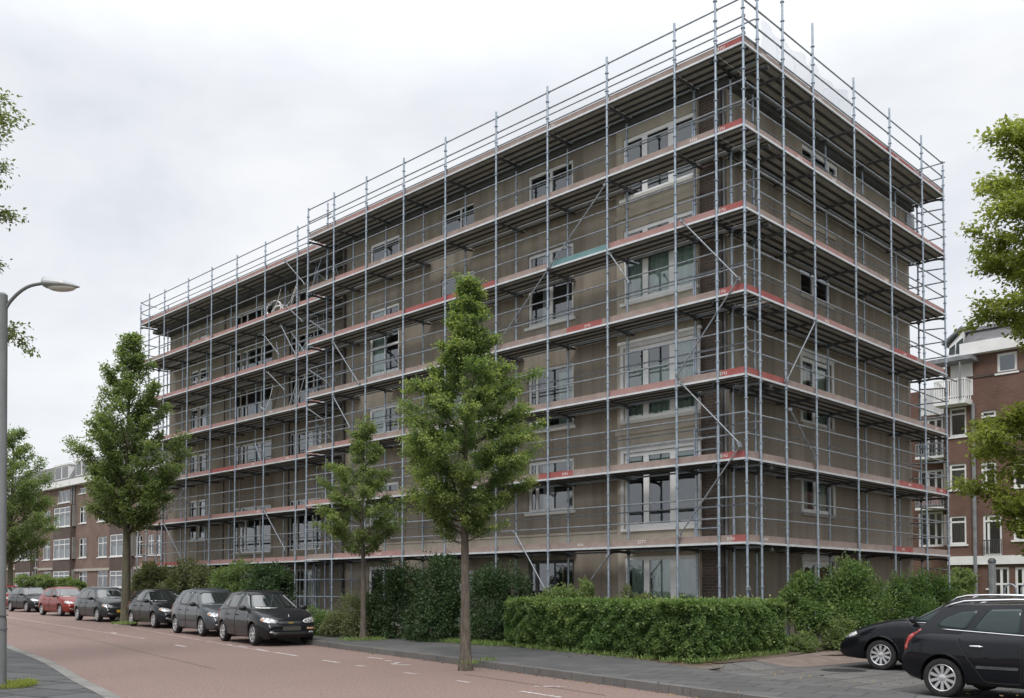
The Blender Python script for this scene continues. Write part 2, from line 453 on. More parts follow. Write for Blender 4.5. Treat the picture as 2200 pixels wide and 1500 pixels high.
# base terrain, reaching the horizon
mb = MB(); ys = [-30, 0, 26, 50, 72, 140, 400, 1500]; xs = [-1500, -300, -80, 0, 80, 300, 1500]
for i in range(len(ys) - 1):
    for k in range(len(xs) - 1):
        mb.quad(*[(x, y, gz(x, y) - 0.01) for x, y in ((xs[k], ys[i]), (xs[k + 1], ys[i]), (xs[k + 1], ys[i + 1]), (xs[k], ys[i + 1]))])
structure(mb.build('ground', 'rough_grass'))
strip('road', 'red_asphalt', KL, KR, 0.0, 0.0, 8)
strip('kerb', 'kerb_dark', KR, offset(KR, 0.16), 0.13, 0.13, 1, 0.14)
_o = [offset(KR, 1.95 + 1.1 * max(0, min(1, (p[1] - 14.5) / 4.0)))[i] for i, p in enumerate(KR)]
strip('pavement', 'paving_dark', offset(KR, 0.16), _o, 0.126, 0.14, 3)
strip('garden_soil', 'soil', offset(KR, 3.05)[13:], offset(KR, 13.5)[13:], 0.125, 0.09, 6)
strip('kerb', 'kerb_stone', KL, offset(KL, -0.22), 0.05, 0.055, 1, 0.06)
strip('pavement', 'paving_near', offset(KL, -0.22), offset(KL, -5.5), 0.05, 0.05, 4)
LOT = .03
lotA = [p for p in _o if p[1] < 17.9]; lotA += [(4.2, 18.6), (4.9, 19.4), (7.0, 21.8), (9.9, 25.0), (13, 25.4), (34, 25.4)]
lotB = [(x + .46, y + .28) for x, y in lotA[:-6]] + [(4.75, 18.5), (5.4, 19.1), (7.5, 21.35), (10.4, 24.2), (13, 24.6), (34, 24.6)]
mb = MB(); k = len(lotA)
mb.add([(x, y, .1405) for x, y in lotA] + [(x, y, LOT) for x, y in lotB], [(i, i + 1, k + i + 1, k + i) for i in range(k - 1)])
mb.add([(x, y, LOT) for x, y in lotB] + [(34, 0, LOT)], [tuple(range(len(lotB) + 1))])
structure(mb.build('parking_lot', 'paving_lot'))
mb = MB()
mb.add([(4.9, 19.4, .1455), (7.0, 21.8, .1455), (9.9, 25.0, .1455), (5.4, 19.1, LOT + .005), (7.5, 21.35, LOT + .005), (10.4, 24.2, LOT + .005), (5.75, 18.95, LOT + .005), (8.1, 20.9, LOT + .005), (10.9, 23.7, LOT + .005)],
       [(0, 1, 4, 3), (1, 2, 5, 4), (3, 4, 7, 6), (4, 5, 8, 7)])
structure(mb.build('path', 'brown_path'))
sheet('garden_soil', 'soil', [(1.2, 20.0), (3.4, 17.2), (3.9, 17.9), (4.2, 18.6), (4.9, 19.4), (7.0, 21.8), (9.9, 25), (9, 27), (3, 27)], 0.117)
sheet('garden_soil', 'soil', [(4.0, 18.7), (5.3, 19.8), (9.0, 25.3), (34, 25.3), (34, 40), (10, 40), (2, 24)], 0.135)

# worn painted dashes, each a thin sheet on the road
def dash(p0, p1, w=0.10, mat='worn_paint', z=0.005, segs=6, name='road_marking'):
    a, b = ground_at(*p0), ground_at(*p1)
    d = (b - a); d.z = 0; L = d.length; d.normalize(); nn = Vector((-d.y, d.x, 0)); mb = MB(); r = random.Random(int(L * 1e4))
    pl = []
    for i in range(segs + 1):
        c = a.lerp(b, i / segs)
        for s in (-1, 1):
            q = c + nn * s * w * 0.5 * (1 + r.uniform(-.18, .18)); q.z = gz(q.x, q.y) + z; pl.append(q)
    mb.add(pl, [(2 * i, 2 * i + 1, 2 * i + 3, 2 * i + 2) for i in range(segs)])
    return structure(mb.build(name, mat))
for p0, p1, w in (((593, 1402), (639, 1410), .09), ((694, 1419), (728, 1424), .11), ((765, 1430), (784, 1432), .11),
                  ((790, 1412.5), (824, 1416), .10), ((828, 1419.5), (841, 1421), .10), ((842, 1427.5), (883, 1429.5), .11), ((843, 1427), (858, 1423.5), .10),
                  ((869, 1445.5), (896, 1449), .09), ((982, 1463), (1009, 1467), .08), ((1147, 1475), (1215, 1475.8), .085),
                  ((1119, 1485.6), (1204, 1499), .085), ((377, 1386), (399, 1390), .12), ((240, 1359), (250, 1361), .13),
                  ((552, 1395), (575, 1399.5), .09), ((513, 1388), (531, 1391.5), .07), ((488, 1385), (497, 1386.5), .1)):
    dash(p0, p1, w)
dash((14, 1326), (311, 1372.5), .12, 'faint_paint', .0045, 20)
dash((245, 1342), (430, 1375.5), .10, 'faint_paint', .0045, 16)
dash((430, 1375.5), (600, 1404), .08, 'faint_paint', .0045, 16)
dash((16, 1339), (210, 1377), .05, 'crack_tar', .004, 24, 'road_joint')
dash((210, 1377), (460, 1437), .045, 'crack_tar', .004, 24, 'road_joint')
dash((1000, 1449), (1300, 1494), .05, 'crack_tar', .004, 24, 'road_joint')

# manhole cover in the paving
p = ground_at(1812, 1440.5, LOT + .001)
mb = MB(); mb.lathe([(0.0, .004), (.36, .004), (.40, .006), (.42, 0.0)], p, n=28)
for k in range(-3, 4): mb.box((p.x + k * .095, p.y, p.z + .006), (.03, .55 - abs(k) * .07, .006))
tag(mb.build('manhole_cover', 'cast_iron'), 'round black iron manhole cover set in the paved forecourt', 'manhole cover')

# ------------------------------------------------------------------ wall and window helpers
def wall_grid(mb, fr, a0, a1, z0, z1, openings, n, mi=0, reveal=0.16, room=1.4, mroom=1, mrev=0):
    ca = sorted({a0, a1, *[q for o in openings for q in o[:2] if a0 < q < a1]})
    cz = sorted({z0, z1, *[q for o in openings for q in o[2:4] if z0 < q < z1]})
    for i in range(len(ca) - 1):
        for k in range(len(cz) - 1):
            am, zm = (ca[i] + ca[i + 1]) / 2, (cz[k] + cz[k + 1]) / 2
            if any(o[0] < am < o[1] and o[2] < zm < o[3] for o in openings): continue
            mb.quad(*[fr.P(a, n, z) for a, z in ((ca[i], cz[k]), (ca[i + 1], cz[k]), (ca[i + 1], cz[k + 1]), (ca[i], cz[k + 1]))], mi)
    for o in openings:
        b0, b1, y0, y1 = o[:4]
        c = [(b0, y0), (b1, y0), (b1, y1), (b0, y1)]
        for (p, q) in zip(c, c[1:] + c[:1]):
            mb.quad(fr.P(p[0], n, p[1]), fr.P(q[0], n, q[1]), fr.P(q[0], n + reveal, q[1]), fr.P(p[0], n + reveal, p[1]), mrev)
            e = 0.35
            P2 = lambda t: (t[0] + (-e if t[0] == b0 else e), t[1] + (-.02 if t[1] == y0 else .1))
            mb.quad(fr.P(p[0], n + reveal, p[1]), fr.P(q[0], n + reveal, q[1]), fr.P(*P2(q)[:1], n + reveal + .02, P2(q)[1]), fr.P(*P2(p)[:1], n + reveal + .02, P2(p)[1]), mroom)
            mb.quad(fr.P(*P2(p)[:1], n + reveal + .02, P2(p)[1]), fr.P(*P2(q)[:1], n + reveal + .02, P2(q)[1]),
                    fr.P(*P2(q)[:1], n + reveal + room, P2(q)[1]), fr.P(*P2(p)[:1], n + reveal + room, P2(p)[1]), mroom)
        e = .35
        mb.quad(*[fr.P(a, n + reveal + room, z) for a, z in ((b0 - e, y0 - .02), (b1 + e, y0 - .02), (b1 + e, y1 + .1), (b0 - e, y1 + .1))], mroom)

def window(parent, fr, o, n, mull=(), trans=(), frame='window_white', sill='concrete_sill', curtain=None, fw=0.065, inset=0.05, mw=None, surround=None, label=None):
    """frame with outer bars, mullions (fractions of width), transoms (fractions of height); pane; sill; curtain"""
    a0, a1, z0, z1 = o[:4]; mw = mw or fw; g = 0.0
    mb = MB(); n0, n1 = n + inset, n + inset + .06
    mb.fbox(fr, a0 + .004, a0 + fw, n0, n1, z0 + .004, z1 - .004); mb.fbox(fr, a1 - fw, a1 - .004, n0, n1, z0 + .004, z1 - .004)
    mb.fbox(fr, a0 + fw, a1 - fw, n0, n1, z0 + .004, z0 + fw); mb.fbox(fr, a0 + fw, a1 - fw, n0, n1, z1 - fw, z1 - .004)
    xs = [a0 + (a1 - a0) * f for f in mull]
    for x in xs: mb.fbox(fr, x - mw / 2, x + mw / 2, n0 + .002, n1 - .002, z0 + fw, z1 - fw)
    ed = [a0 + fw] + [q for x in xs for q in (x - mw / 2, x + mw / 2)] + [a1 - fw]
    for f in trans:
        zz = z0 + (z1 - z0) * f
        for i in range(0, len(ed), 2): mb.fbox(fr, ed[i], ed[i + 1], n0 + .004, n1 - .004, zz - fw * .4, zz + fw * .4)
    w = mb.build('window', frame, parent)
    if label: w['label'] = label
    # each light is a slim sash with its own bead
    mb = MB()
    for i in range(0, len(ed), 2):
        q = [fr.P(a, n0 + .03, z) for a, z in ((ed[i], z0 + fw), (ed[i + 1], z0 + fw), (ed[i + 1], z1 - fw), (ed[i], z1 - fw))]
        if (q[1] - q[0]).cross(q[2] - q[1]).dot(Vector((*fr.n, 0))) > 0: q.reverse()
        mb.quad(*q)
    mb.build('pane', 'window_glass', w)
    if sill:
        mb = MB(); mb.fbox(fr, a0 - .09, a1 + .09, n - .07, n + .03, z0 - .09, z0 - .003); mb.build('sill', sill, w)
    if curtain:
        mb = MB()
        for (f0, f1, g0, g1, mat) in curtain:
            if mat != curtain[0][4]: continue
            c0, c1 = a0 + (a1 - a0) * f0, a0 + (a1 - a0) * f1; y0, y1 = z0 + (z1 - z0) * g0, z0 + (z1 - z0) * g1
            k = max(4, int((c1 - c0) / .035)); pts = []
            for i in range(k + 1):
                dn = .018 * math.sin(i * 1.7) + .012 * math.sin(i * .63 + f0 * 9) if 'blind' not in mat else 0
                for z in (y0, y1): pts.append(fr.P(c0 + (c1 - c0) * i / k, n0 + .14 + dn, z))
            mb.add(pts, [(2 * i, 2 * i + 2, 2 * i + 3, 2 * i + 1) for i in range(k)])
        mb.build('blind' if 'blind' in curtain[0][4] else 'curtain', curtain[0][4], w)
    if surround:
        mb = MB(); s = .11
        mb.fbox(fr, a0 - s, a0 - .003, n - .035, n + .02, z0, z1 + s); mb.fbox(fr, a1 + .003, a1 + s, n - .035, n + .02, z0, z1 + s)
        mb.fbox(fr, a0 - .003, a1 + .003, n - .035, n + .02, z1 + .003, z1 + s)
        mb.fbox(fr, a0 - s - .05, a1 + s + .05, n - .09, n + .02, z1 + s + .002, z1 + s + .08)
        mb.build('surround', surround, w)
    return w

# ------------------------------------------------------------------ the apartment block under scaffold
block = thing('apartment_block', 'long brown rendered flat-roofed apartment block wrapped in scaffolding', 'building', FL.P(1.05, 1.05, 0))
ZT = 14.66
WN, WW = 1.25, 2.55            # wall planes: main wing, set-back wing
def RM(fr, o, n0, n1):
    # the opening was measured on plane n0: carry it to plane n1
    am, zm = (o[0] + o[1]) / 2, (o[2] + o[3]) / 2
    g = lambda a, z: fr.un(*project(fr.P(a, n0, z)), n1)
    return (g(o[0], zm)[0], g(o[1], zm)[0], g(am, o[2])[1], g(am, o[3])[1])
def RA(fr, a, n0, n1): return RM(fr, (a, a + .1, 7, 7.1), n0, n1)[0]
A_SP = (2.08, 4.50)
rowsA = [(0.12, 2.48), (3.26, 5.36), (6.27, 8.30), (9.60, 11.66), (12.55, 14.28)]
opA = [(*A_SP, z0, z1) for z0, z1 in rowsA]
rowsB = [(0.35, 2.45), (3.90, 5.46), (6.40, 8.28), (9.62, 11.86), (12.85, 14.36)]
opB = [(6.36, 8.22, *r) for r in rowsB]
opC = [(10.66, 12.28, *r) for r in ((0.6, 2.2), (3.92, 4.75), (7.0, 8.1), (11.15, 12.05), (13.4, 14.3))]
opD = [(14.54, 16.26, *r) for r in ((0.35, 2.4), (3.95, 5.4), (7.15, 8.18), (9.36, 11.8), (12.9, 14.25))]
rowsG = [(0.5, 2.3), (3.95, 5.86), (7.08, 8.05), (9.28, 10.32), (11.08, 12.16), (13.05, 13.72)]
opG = [(29.85, 31.72, *r) for r in rowsG]
opF = [(24.25, 27.45, *r) for r in ((0.4, 2.35), (3.2, 5.25), (7.15, 8.06), (9.2, 10.5), (11.1, 12.3), (13.0, 14.0))]
opE = [(20.5, 22.85, *r) for r in ((0.3, 2.4), (3.2, 5.3), (7.0, 8.1), (9.2, 10.5), (11.0, 12.2), (13.0, 14.0))]
opR = [(4.76, 6.58, *r) for r in ((0.4, 2.38), (3.75, 4.86), (6.3, 8.2))] + [(4.76, 6.62, 9.98, 11.2), (4.92, 7.22, 12.95, 14.40)]
opA = [RM(FL, o, 1.05, WN - .1) for o in opA]
opB, opC, opD = ([RM(FL, o, 1.05, WN) for o in q] for q in (opB, opC, opD))
opE, opF, opG = ([RM(FL, o, 1.86, WW) for o in q] for q in (opE, opF, opG))
opR = [RM(FR, o, 1.05, WN) for o in opR]
END = 18.15; WEND = RA(FL, 33.8, 1.86, WW); REND = RA(FR, 12.4, 1.05, WN); XB = RA(FL, 1.40, 1.05, WN); XA = RA(FL, 1.97, 1.05, WN); XC = RA(FL, 4.66, 1.05, WN)

mb = MB()
wall_grid(mb, FL, XC, END, -.1, ZT, opB + opC + opD, WN)
wall_grid(mb, FL, END - .3, WEND, -.1, ZT, opE + opF + opG, WW)
mb.quad(*[FL.P(END, n, z) for n, z in ((WN, -.1), (WW, -.1), (WW, ZT), (WN, ZT))])
wall_grid(mb, FR, WN, REND, -.1, ZT, opR, WN)
# far ends and back
mb.quad(*[FL.P(a, REND, z) for a, z in ((WN, -.1), (WEND, -.1), (WEND, ZT), (WN, ZT))])
mb.quad(*[FL.P(WEND, n, z) for n, z in ((WW, -.1), (REND, -.1), (REND, ZT), (WW, ZT))])
# corner pilaster
mb.quad(*[FL.P(a, WN, z) for a, z in ((WN, -.1), (XB, -.1), (XB, ZT), (WN, ZT))])
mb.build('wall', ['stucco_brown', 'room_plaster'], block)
# brick panel between pilaster and bay
mb = MB(); mb.quad(*[FL.P(a, WN + .02, z) for a, z in ((XB, -.1), (XA, -.1), (XA, ZT), (XB, ZT))])
mb.build('brick_panel', 'brick_dark', block)
# projecting bay, paler render
mb = MB()
wall_grid(mb, FL, XA, XC, -.1, ZT, opA, WN - .1, reveal=.14)
for a in (XA, XC): mb.quad(*[FL.P(a, n, z) for n, z in ((WN - .1, -.1), (WN + .05, -.1), (WN + .05, ZT), (WN - .1, ZT))])
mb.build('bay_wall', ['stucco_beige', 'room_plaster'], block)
# thin panel joints on the set-back wing: vertical battens as in the photograph
for i, a in enumerate((18.9, 19.7, 23.4, 23.9, 28.0, 28.9, 29.5, 32.1, 32.9)):
    mb = MB(); mb.fbox(FL, a, a + .07, WW - .035, WW + .01, 0, ZT - .02); mb.build('batten', 'stucco_beige' if i % 3 else 'downpipe_dark', block)
# pale band at the foot of the first floor, then roof
mb = MB(); mb.fbox(FL, XC + .003, END - .003, WN - .045, WN + .01, 2.80, 3.18); mb.fbox(FL, XC + .003, END - .003, WN - .075, WN + .01, 3.183, 3.25); mb.build('plinth_band', 'stucco_beige', block)
mb = MB()
mb.fbox(FL, WN - .2, END + .05, WN - .2, REND + .05, ZT + .004, ZT + .16); mb.fbox(FL, END + .052, WEND + .1, WW - .9, REND + .05, ZT + .004, ZT + .16)
mb.build('roof', 'roof_felt', block)
mb = MB(); mb.fbox(FR, REND - .25, REND + .42, 1.2, 2.3, ZT - .62, ZT + .02); mb.build('eaves_box', 'lead_pipe', block)
for z in (2.95, 5.95, 9.05, 12.1):
    mb = MB(); mb.fbox(FL, XA - .04, XC + .04, WN - .15, WN - .05, z - .055, z + .055); mb.build('moulding', 'stucco_beige', block)
for (a0, a1, z) in ((4.5, 7.3, 12.25), (4.4, 6.9, 5.15), (4.4, 6.9, 8.5), (4.4, 6.9, 2.66)):
    mb = MB(); mb.fbox(FR, a0, a1, WN - .06, WN + .02, z - .06, z + .06); mb.build('moulding', 'stucco_beige', block)
for a, mat, r in ((XB - .12, 'downpipe_dark', .055), (WN + .05, 'lead_pipe', .03), (18.02, 'downpipe_dark', .06)):
    mb = MB(); pts = [FL.P(a, WN - .08, z) for z in (0.05, 4, 8, 12, ZT - .05)]; mb.tube(pts, r, 10)
    for z in range(1, 14, 2): mb.tube([FL.P(a, WN - .08, z), FL.P(a, WN - .08, z + .05)], r + .012, 10)
    mb.build('downpipe', mat, block, True, 40)

cA = {0: [(.06, .3, .02, .97, 'curtain_green'), (.36, .66, .02, .97, 'curtain_green'), (.72, .95, .02, .97, 'curtain_green')],
      1: [(.03, .97, .72, .98, 'blind_teal')], 2: [(.03, .30, .02, .97, 'curtain_green'), (.33, .97, .02, .75, 'curtain_green')],
      3: [(.03, .97, .02, .62, 'curtain_green')], 4: None}
for i, o in enumerate(opA):
    window(block, FL, o, WN - .1, (.335, .70), (), 'window_white', 'trim_white', cA[i], .105, .035, .18, 'window_grey' if i in (1, 2) else None)
for i, o in enumerate(opB):
    window(block, FL, o, WN, (.5,) if i > 2 else (.82,), (.45,) if i == 4 else (), 'window_grey' if i else 'window_dark', 'trim_white' if i else None,
           [(.5, .75, .02, .95, 'curtain_white')] if i in (1, 3) else ([(.1, .4, .02, .9, 'curtain_green')] if i == 2 else None), .10)
for i, o in enumerate(opC): window(block, FL, o, WN, (.42,), (), 'window_grey', 'trim_white', [(.05, .4, .02, .95, 'curtain_white')] if i in (1, 3) else None, .06)
for i, o in enumerate(opD): window(block, FL, o, WN, (.5,), (.42,) if i == 3 else (), 'window_white', 'trim_white', [(.52, .98, .02, .97, 'curtain_green')] if i in (2, 3) else None, .10)
for i, o in enumerate(opE): window(block, FL, o, WW, (.28, .52, .76), (), 'window_white' if i % 2 else 'window_grey', 'trim_white' if i > 1 else None, [(.1, .5, .02, .97, 'curtain_white')] if i in (0, 2) else None, .06)
for i, o in enumerate(opF): window(block, FL, o, WW, (.3, .68), (), 'window_grey' if i in (0, 3) else 'window_white', 'concrete_sill', [(.66, .95, .02, .97, 'curtain_white')] if i in (1, 4) else None, .065)
for i, o in enumerate(opG): window(block, FL, o, WW, (.5,), (.5,) if i == 4 else (), 'window_white', 'trim_white', [(.1, .45, .02, .97, 'curtain_white')] if i in (1, 3) else None, .11)
for i, o in enumerate(opR): window(block, FR, o, WN, (.45,) if i < 4 else (.33, .75), (), 'window_white', 'concrete_sill' if i else None,
                                   [(.03, .35, .02, .97, 'curtain_green'), (.6, .95, .02, .97, 'curtain_green')] if i in (1, 2) else ([(.3, .95, .02, .9, 'curtain_white')] if i == 4 else None), .11, surround='window_grey' if i < 3 else None)

# ------------------------------------------------------------------ scaffolds
LEV = [2.72 + 2.03 * k for k in range(7)]
def scaffold(name, label, fr, base, poles, a_in0, a0, a1, nbase, tops, inner_tops, toe_from, toe_colour, braces, reds=(), brace_off=-.045, gap=True, ni=.88, planks=((.035, .295), (.318, .578), (.60, .85), (.945, 1.2)), r_toe=random.Random(5), zb=0.0):
    root = thing(name, label, 'scaffolding', base, None)
    N = lambda n: nbase + n
    def standard(a, n, top, name='standard'):
        mb = MB(); P = fr.P
        mb.tube([P(a, n, zb), P(a, n, top)], .0305, 8)
        z = 0.62
        while z < top - .2:
            mb.tube([P(a, n, z), P(a, n, z + .018)], .058, 8); z += .5025
        for z in LEV:      # spigot joint just above each deck
            if z + .3 < top: mb.tube([P(a, n, z + .22), P(a, n, z + .44)], .036, 8)
        mb.tube([P(a, n, zb), P(a, n, zb + .012)], .075, 8)
        mb.build(name, 'galvanised_steel', root, True, 50)
    for a, t in zip(poles, tops): standard(a, N(0), t)
    for a, t in zip(poles, inner_tops):
        if t: standard(a if a > a_in0 else a_in0, N(ni), t, 'inner_standard')
    ends = [a0] + [p for p in poles if a0 + .3 < p < a1 - .3] + [a1]
    for li, z in enumerate(LEV):
        mb = MB()
        for i in range(len(ends) - 1):
            for (n0, n1) in planks:
                if (not gap or li == 6) and n0 == .945: n0 = .855
                if li == 6 and n0 == 1.02: n0 = .945
                if li < 6 and n0 > .9 and gap and (i + li) % 4 == 3 and n1 < 1.3: continue
                b0, b1 = ends[i] + .012, ends[i + 1] - .012
                mb.fbox(fr, b0, b1, N(n0), N(n1), z - .045, z)
                for q in (n0, n1 - .032):        # turned-down plank edges
                    mb.fbox(fr, b0 + .002, b1 - .002, N(q + .001), N(q + .031), z - .068, z - .046, 1)
        mb.build('deck', ['deck_plank', 'flange_dark'], root)
        mb = MB(); mb.fbox(fr, a0, a1, N(-.012), N(.032), z - .060, z - .012); mb.build('edge_profile', 'edge_alu', root)
        mb = MB(); mb.tube([fr.P(a0 + .1, N(ni), z - .11), fr.P(a1, N(ni), z - .11)], .026, 8); mb.build('inner_ledger', 'galvanised_steel', root, True, 50)
        mb = MB(); mb.tube([fr.P(a0 + .15, N(ni - .03), z + .97), fr.P(a1 - .05, N(ni - .03), z + .97)], .019, 6); mb.build('inner_guard_rail', 'rail_steel', root, True, 50)
        for k, h in enumerate((.58, 1.09) if z < 14 else (.20, .63, 1.10)):
            mb = MB(); pts = []
            for i, e in enumerate([a0] + list(poles[1:-1]) + [a1]):
                pts.append(fr.P(e, N(.045), z + h + r_toe.uniform(-.006, .006)))
            mb.tube(pts, .0215, 7)
            for e in poles: mb.box(fr.P(e, N(.03), z + h), (.07, .07, .055), 0, math.atan2(fr.a[1], fr.a[0]))
            mb.build('guard_rail', 'rail_steel', root, True, 50)
        # brackets under the deck at every standard: bowed dark arm and its wedge head
        for e in poles:
            mb = MB(); e2 = max(e, a_in0 + .02)
            pts = [fr.P(e2, N(.0), z - .19), fr.P(e2, N(.18), z - .14), fr.P(e2, N(.42), z - .125), fr.P(e2, N(ni), z - .14), fr.P(e2, N(planks[-1][1]), z - .12)]
            mb.tube(pts, [.040, .040, .036, .040, .032], 7)
            mb.box(fr.P(e2, N(.05), z - .17), (.06, .07, .10), 0, math.atan2(fr.a[1], fr.a[0]))
            mb.box(fr.P(e2, N(ni), z - .15), (.07, .07, .14), 0, math.atan2(fr.a[1], fr.a[0]))
            mb.build('bracket', 'dull_steel', root, True, 50)
        # toe boards, two bays each
        te = [toe_from] + list(ends[1:]); i = 0
        while i < len(te) - 1:
            k = min(i + (1 if (i == 0 or li % 3 == 2) else 2), len(te) - 1)
            c = toe_colour(li, i)
            mb = MB(); b0, b1 = te[i] + .03, te[k] - .01
            n0 = N(.05) + .004 * (i % 2)
            cuts = [(b0, b1, c)]
            for (rl, ri, f0, f1) in reds:
                if rl == li and ri == i:
                    q0, q1 = b0 + (b1 - b0) * f0, b0 + (b1 - b0) * f1
                    cuts = [x for x in ((b0, q0, c), (q0, q1, 'toe_red'), (q1, b1, c)) if x[1] - x[0] > .02]
            names = []
            for (q0, q1, cc) in cuts:
                if cc not in names: names.append(cc)
                mb.fbox(fr, q0, q1, n0, n0 + .032, z + .002, z + .165, names.index(cc))
            tb = mb.build('toe_board', names, root)
            # small worn white stamps on some boards
            if r_toe.random() < .22 or len(cuts) > 1:
                mb = MB(); q = cuts[len(cuts) // 2] if len(cuts) > 1 else cuts[0]
                x = q[0] + (q[1] - q[0]) * r_toe.uniform(.25, .7)
                for j in range(4):
                    w = .035
                    bx0 = x + j * .055 * (-1)
                    mb.fbox(fr, bx0, bx0 + .012, n0 - .003, n0 - .001, z + .05, z + .115)
                    if j % 2 == 0: mb.fbox(fr, bx0 + .0125, bx0 + w, n0 - .003, n0 - .001, z + .10, z + .114)
                    if j % 3 == 0: mb.fbox(fr, bx0 + .0125, bx0 + w, n0 - .003, n0 - .001, z + .05, z + .063)
                mb.build('lettering', 'marking_white', tb)
            i = k
    for (p0, p1) in braces:
        (s0, z0), (s1, z1) = fr.un(*p0, N(brace_off)), fr.un(*p1, N(brace_off))
        mb = MB(); P0, P1 = fr.P(s0, N(brace_off), z0), fr.P(s1, N(brace_off), z1)
        mb.tube([P0, P1], .020, 8)
        for q in (P0, P1): mb.box(q, (.07, .09, .07), 0, math.atan2(fr.a[1], fr.a[0]))
        mb.build('brace', 'rail_steel', root, True, 50)
    return root

rt = random.Random(21)
LP = [0.0, 0.78, 2.0, 4.23, 6.43, 8.55, 10.88, 13.0, 15.08, 17.04, 18.72]
def col_long(li, i):
    if i == 0: return 'toe_wood'
    if li == 4 and i == 5: return 'toe_red'
    if i >= 7: return rt.choice(['toe_faded', 'toe_wood', 'toe_faded', 'toe_wood']) if li != 3 else 'toe_wood'
    return rt.choice(['toe_wood', 'toe_wood', 'toe_faded', 'toe_wood'])
long_scaf = scaffold('scaffolding', 'steel tube scaffold along the long street face nearest the corner, with seven plank lifts', FL, FL.P(0, 0, 0), LP, .90, .02, 18.72, 0.0,
    [16.9, 16.7] + [16.16] * 8 + [16.05], [14.6, 0, 15.2] + [14.6] * 7 + [16.5], .03, col_long,
    [((1465, 475), (1586, 598)), ((1586, 600), (1455, 805)), ((1462, 822), (1588, 952)), ((1590, 958), (1460, 1150)), ((1300, 398), (1178, 578)), ((1178, 578), (1072, 735)),
     ((1310, 545), (1352, 607)), ((1105, 1142), (1172, 1268)), ((1306, 1195), (1235, 1295)), ((716, 735), (772, 825)), ((716, 852), (752, 918))],
    reds=[(0, 0, 0, .55), (1, 0, 0, .9), (2, 0, 0, .9), (3, 0, 0, .95), (4, 0, 0, .9), (5, 0, 0, .9), (6, 0, 0, .9), (0, 2, .45, .8), (0, 4, .1, .5), (1, 3, .3, .6), (3, 3, .05, .35), (6, 4, .3, .7), (4, 4, .5, .9)])
# the one board painted blue-green on the fifth lift
mb = MB(); mb.fbox(FL, 4.27, 6.38, .038, .047, LEV[4] + .01, LEV[4] + .16)
mb.build('toe_board', 'toe_teal', long_scaf)['label'] = 'blue-green toe board'

# the one stamp that can be read
fc = bpy.data.curves.new('lettering', 'FONT'); fc.body = 'CITY'; fc.size = .125; fc.extrude = .001; fc.align_x = 'CENTER'; fc.align_y = 'CENTER'
fo = bpy.data.objects.new('lettering', fc); col.objects.link(fo)
fo.matrix_world = Matrix((( -DL[0], 0, -DR[0], 0), (-DL[1], 0, -DR[1], 0), (0, 1, 0, 0), (0, 0, 0, 1)))
bpy.context.view_layer.update()
me = bpy.data.meshes.new_from_object(fo.evaluated_get(bpy.context.evaluated_depsgraph_get())); M4 = fo.matrix_world.copy()
bpy.data.objects.remove(fo)
ta, tz = FL.un(1379, 1164.5, .046)
mb = MB(); mb.add([M4 @ v.co + FL.P(ta, .046, tz) for v in me.vertices], [tuple(p.vertices) for p in me.polygons])
board = next(o for o in long_scaf.children if o.name.startswith('toe_board') and abs((o.bound_box[0][2] + OFF[o.name].z) - LEV[0]) < .1 and min((Vector(c) + OFF[o.name] - FL.P(ta, .06, LEV[0])).length for c in o.bound_box) < 1.7)
mb.build('lettering', 'marking_white', board)

RP = [0.67, 1.93, 3.56, 6.02, 8.47, 10.92, 12.74]
def col_gable(li, i):
    if i == 0: return 'toe_red' if li in (2, 3) else 'toe_wood'
    if li in (4, 5, 6) and i > 0: return rt.choice(['toe_faded', 'toe_faded', 'toe_wood', 'toe_faded'])
    return rt.choice(['toe_wood', 'toe_faded', 'toe_wood'])
gab = scaffold('scaffolding', 'steel tube scaffold on the short gable face at the right of the near corner', FR, FR.P(.67, 0, 0), RP, 1.2, 1.23, 12.85, 0.0,
    [16.95, 16.9, 16.85, 16.3, 16.3, 16.3, 15.9], [0, 14.6, 14.6, 14.6, 14.6, 15.9, 15.6], .09, col_gable,
    [((1752, 690), (1690, 818)), ((1697, 880), (1752, 985)), ((1608, 1265), (1634, 1318))],
    gap=False, reds=[(1, 3, .6, .98), (0, 3, .5, .8), (1, 5, .5, .98), (3, 3, .55, .9), (6, 3, .2, .9)])
# end return of the gable scaffold: rails across the far end and a long tube poking out
for li, z in enumerate(LEV):
    for h in (.58, 1.09):
        mb = MB(); mb.tube([FR.P(12.78, -.06, z + h), FR.P(12.78, 1.75, z + h + .03)], .0235, 7); mb.build('end_rail', 'rail_steel', gab, True, 50)
    mb = MB(); mb.tube([FR.P(12.74, .0, z - .5), FR.P(12.74, .88, z - .42)], .0235, 7); mb.build('end_rail', 'rail_steel', gab, True, 50)
mb = MB(); mb.tube([FR.P(12.0, -.07, LEV[3] - .17), FR.P(13.5, -.07, LEV[3] - .17)], .024, 8); mb.build('end_rail', 'rail_steel', gab, True, 50)
for n, top in ((1.35, 13.2), (1.75, 9.2)):
    mb = MB(); mb.tube([FR.P(12.78, n, 0), FR.P(12.78, n, top)], .0305, 8)
    for k in range(int(top / .5)): mb.tube([FR.P(12.78, n, .5 * k + .3), FR.P(12.78, n, .5 * k + .32)], .055, 8)
    mb.build('inner_standard', 'galvanised_steel', gab, True, 50)
# rails joining the two scaffolds round the corner, tied to the gable scaffold
for z in LEV:
    for h in ((.58, 1.09) if z < 14 else (.20, .63, 1.10)):
        mb = MB(); mb.tube([FR.P(0.03, .045, z + h - .01), FR.P(1.23, .045, z + h - .004)], .0235, 7); mb.build('guard_rail', 'rail_steel', gab, True, 50)
    mb = MB(); mb.fbox(FR, .04, 1.228, -.012, .030, z - .060, z - .012); mb.build('edge_profile', 'edge_alu', gab)

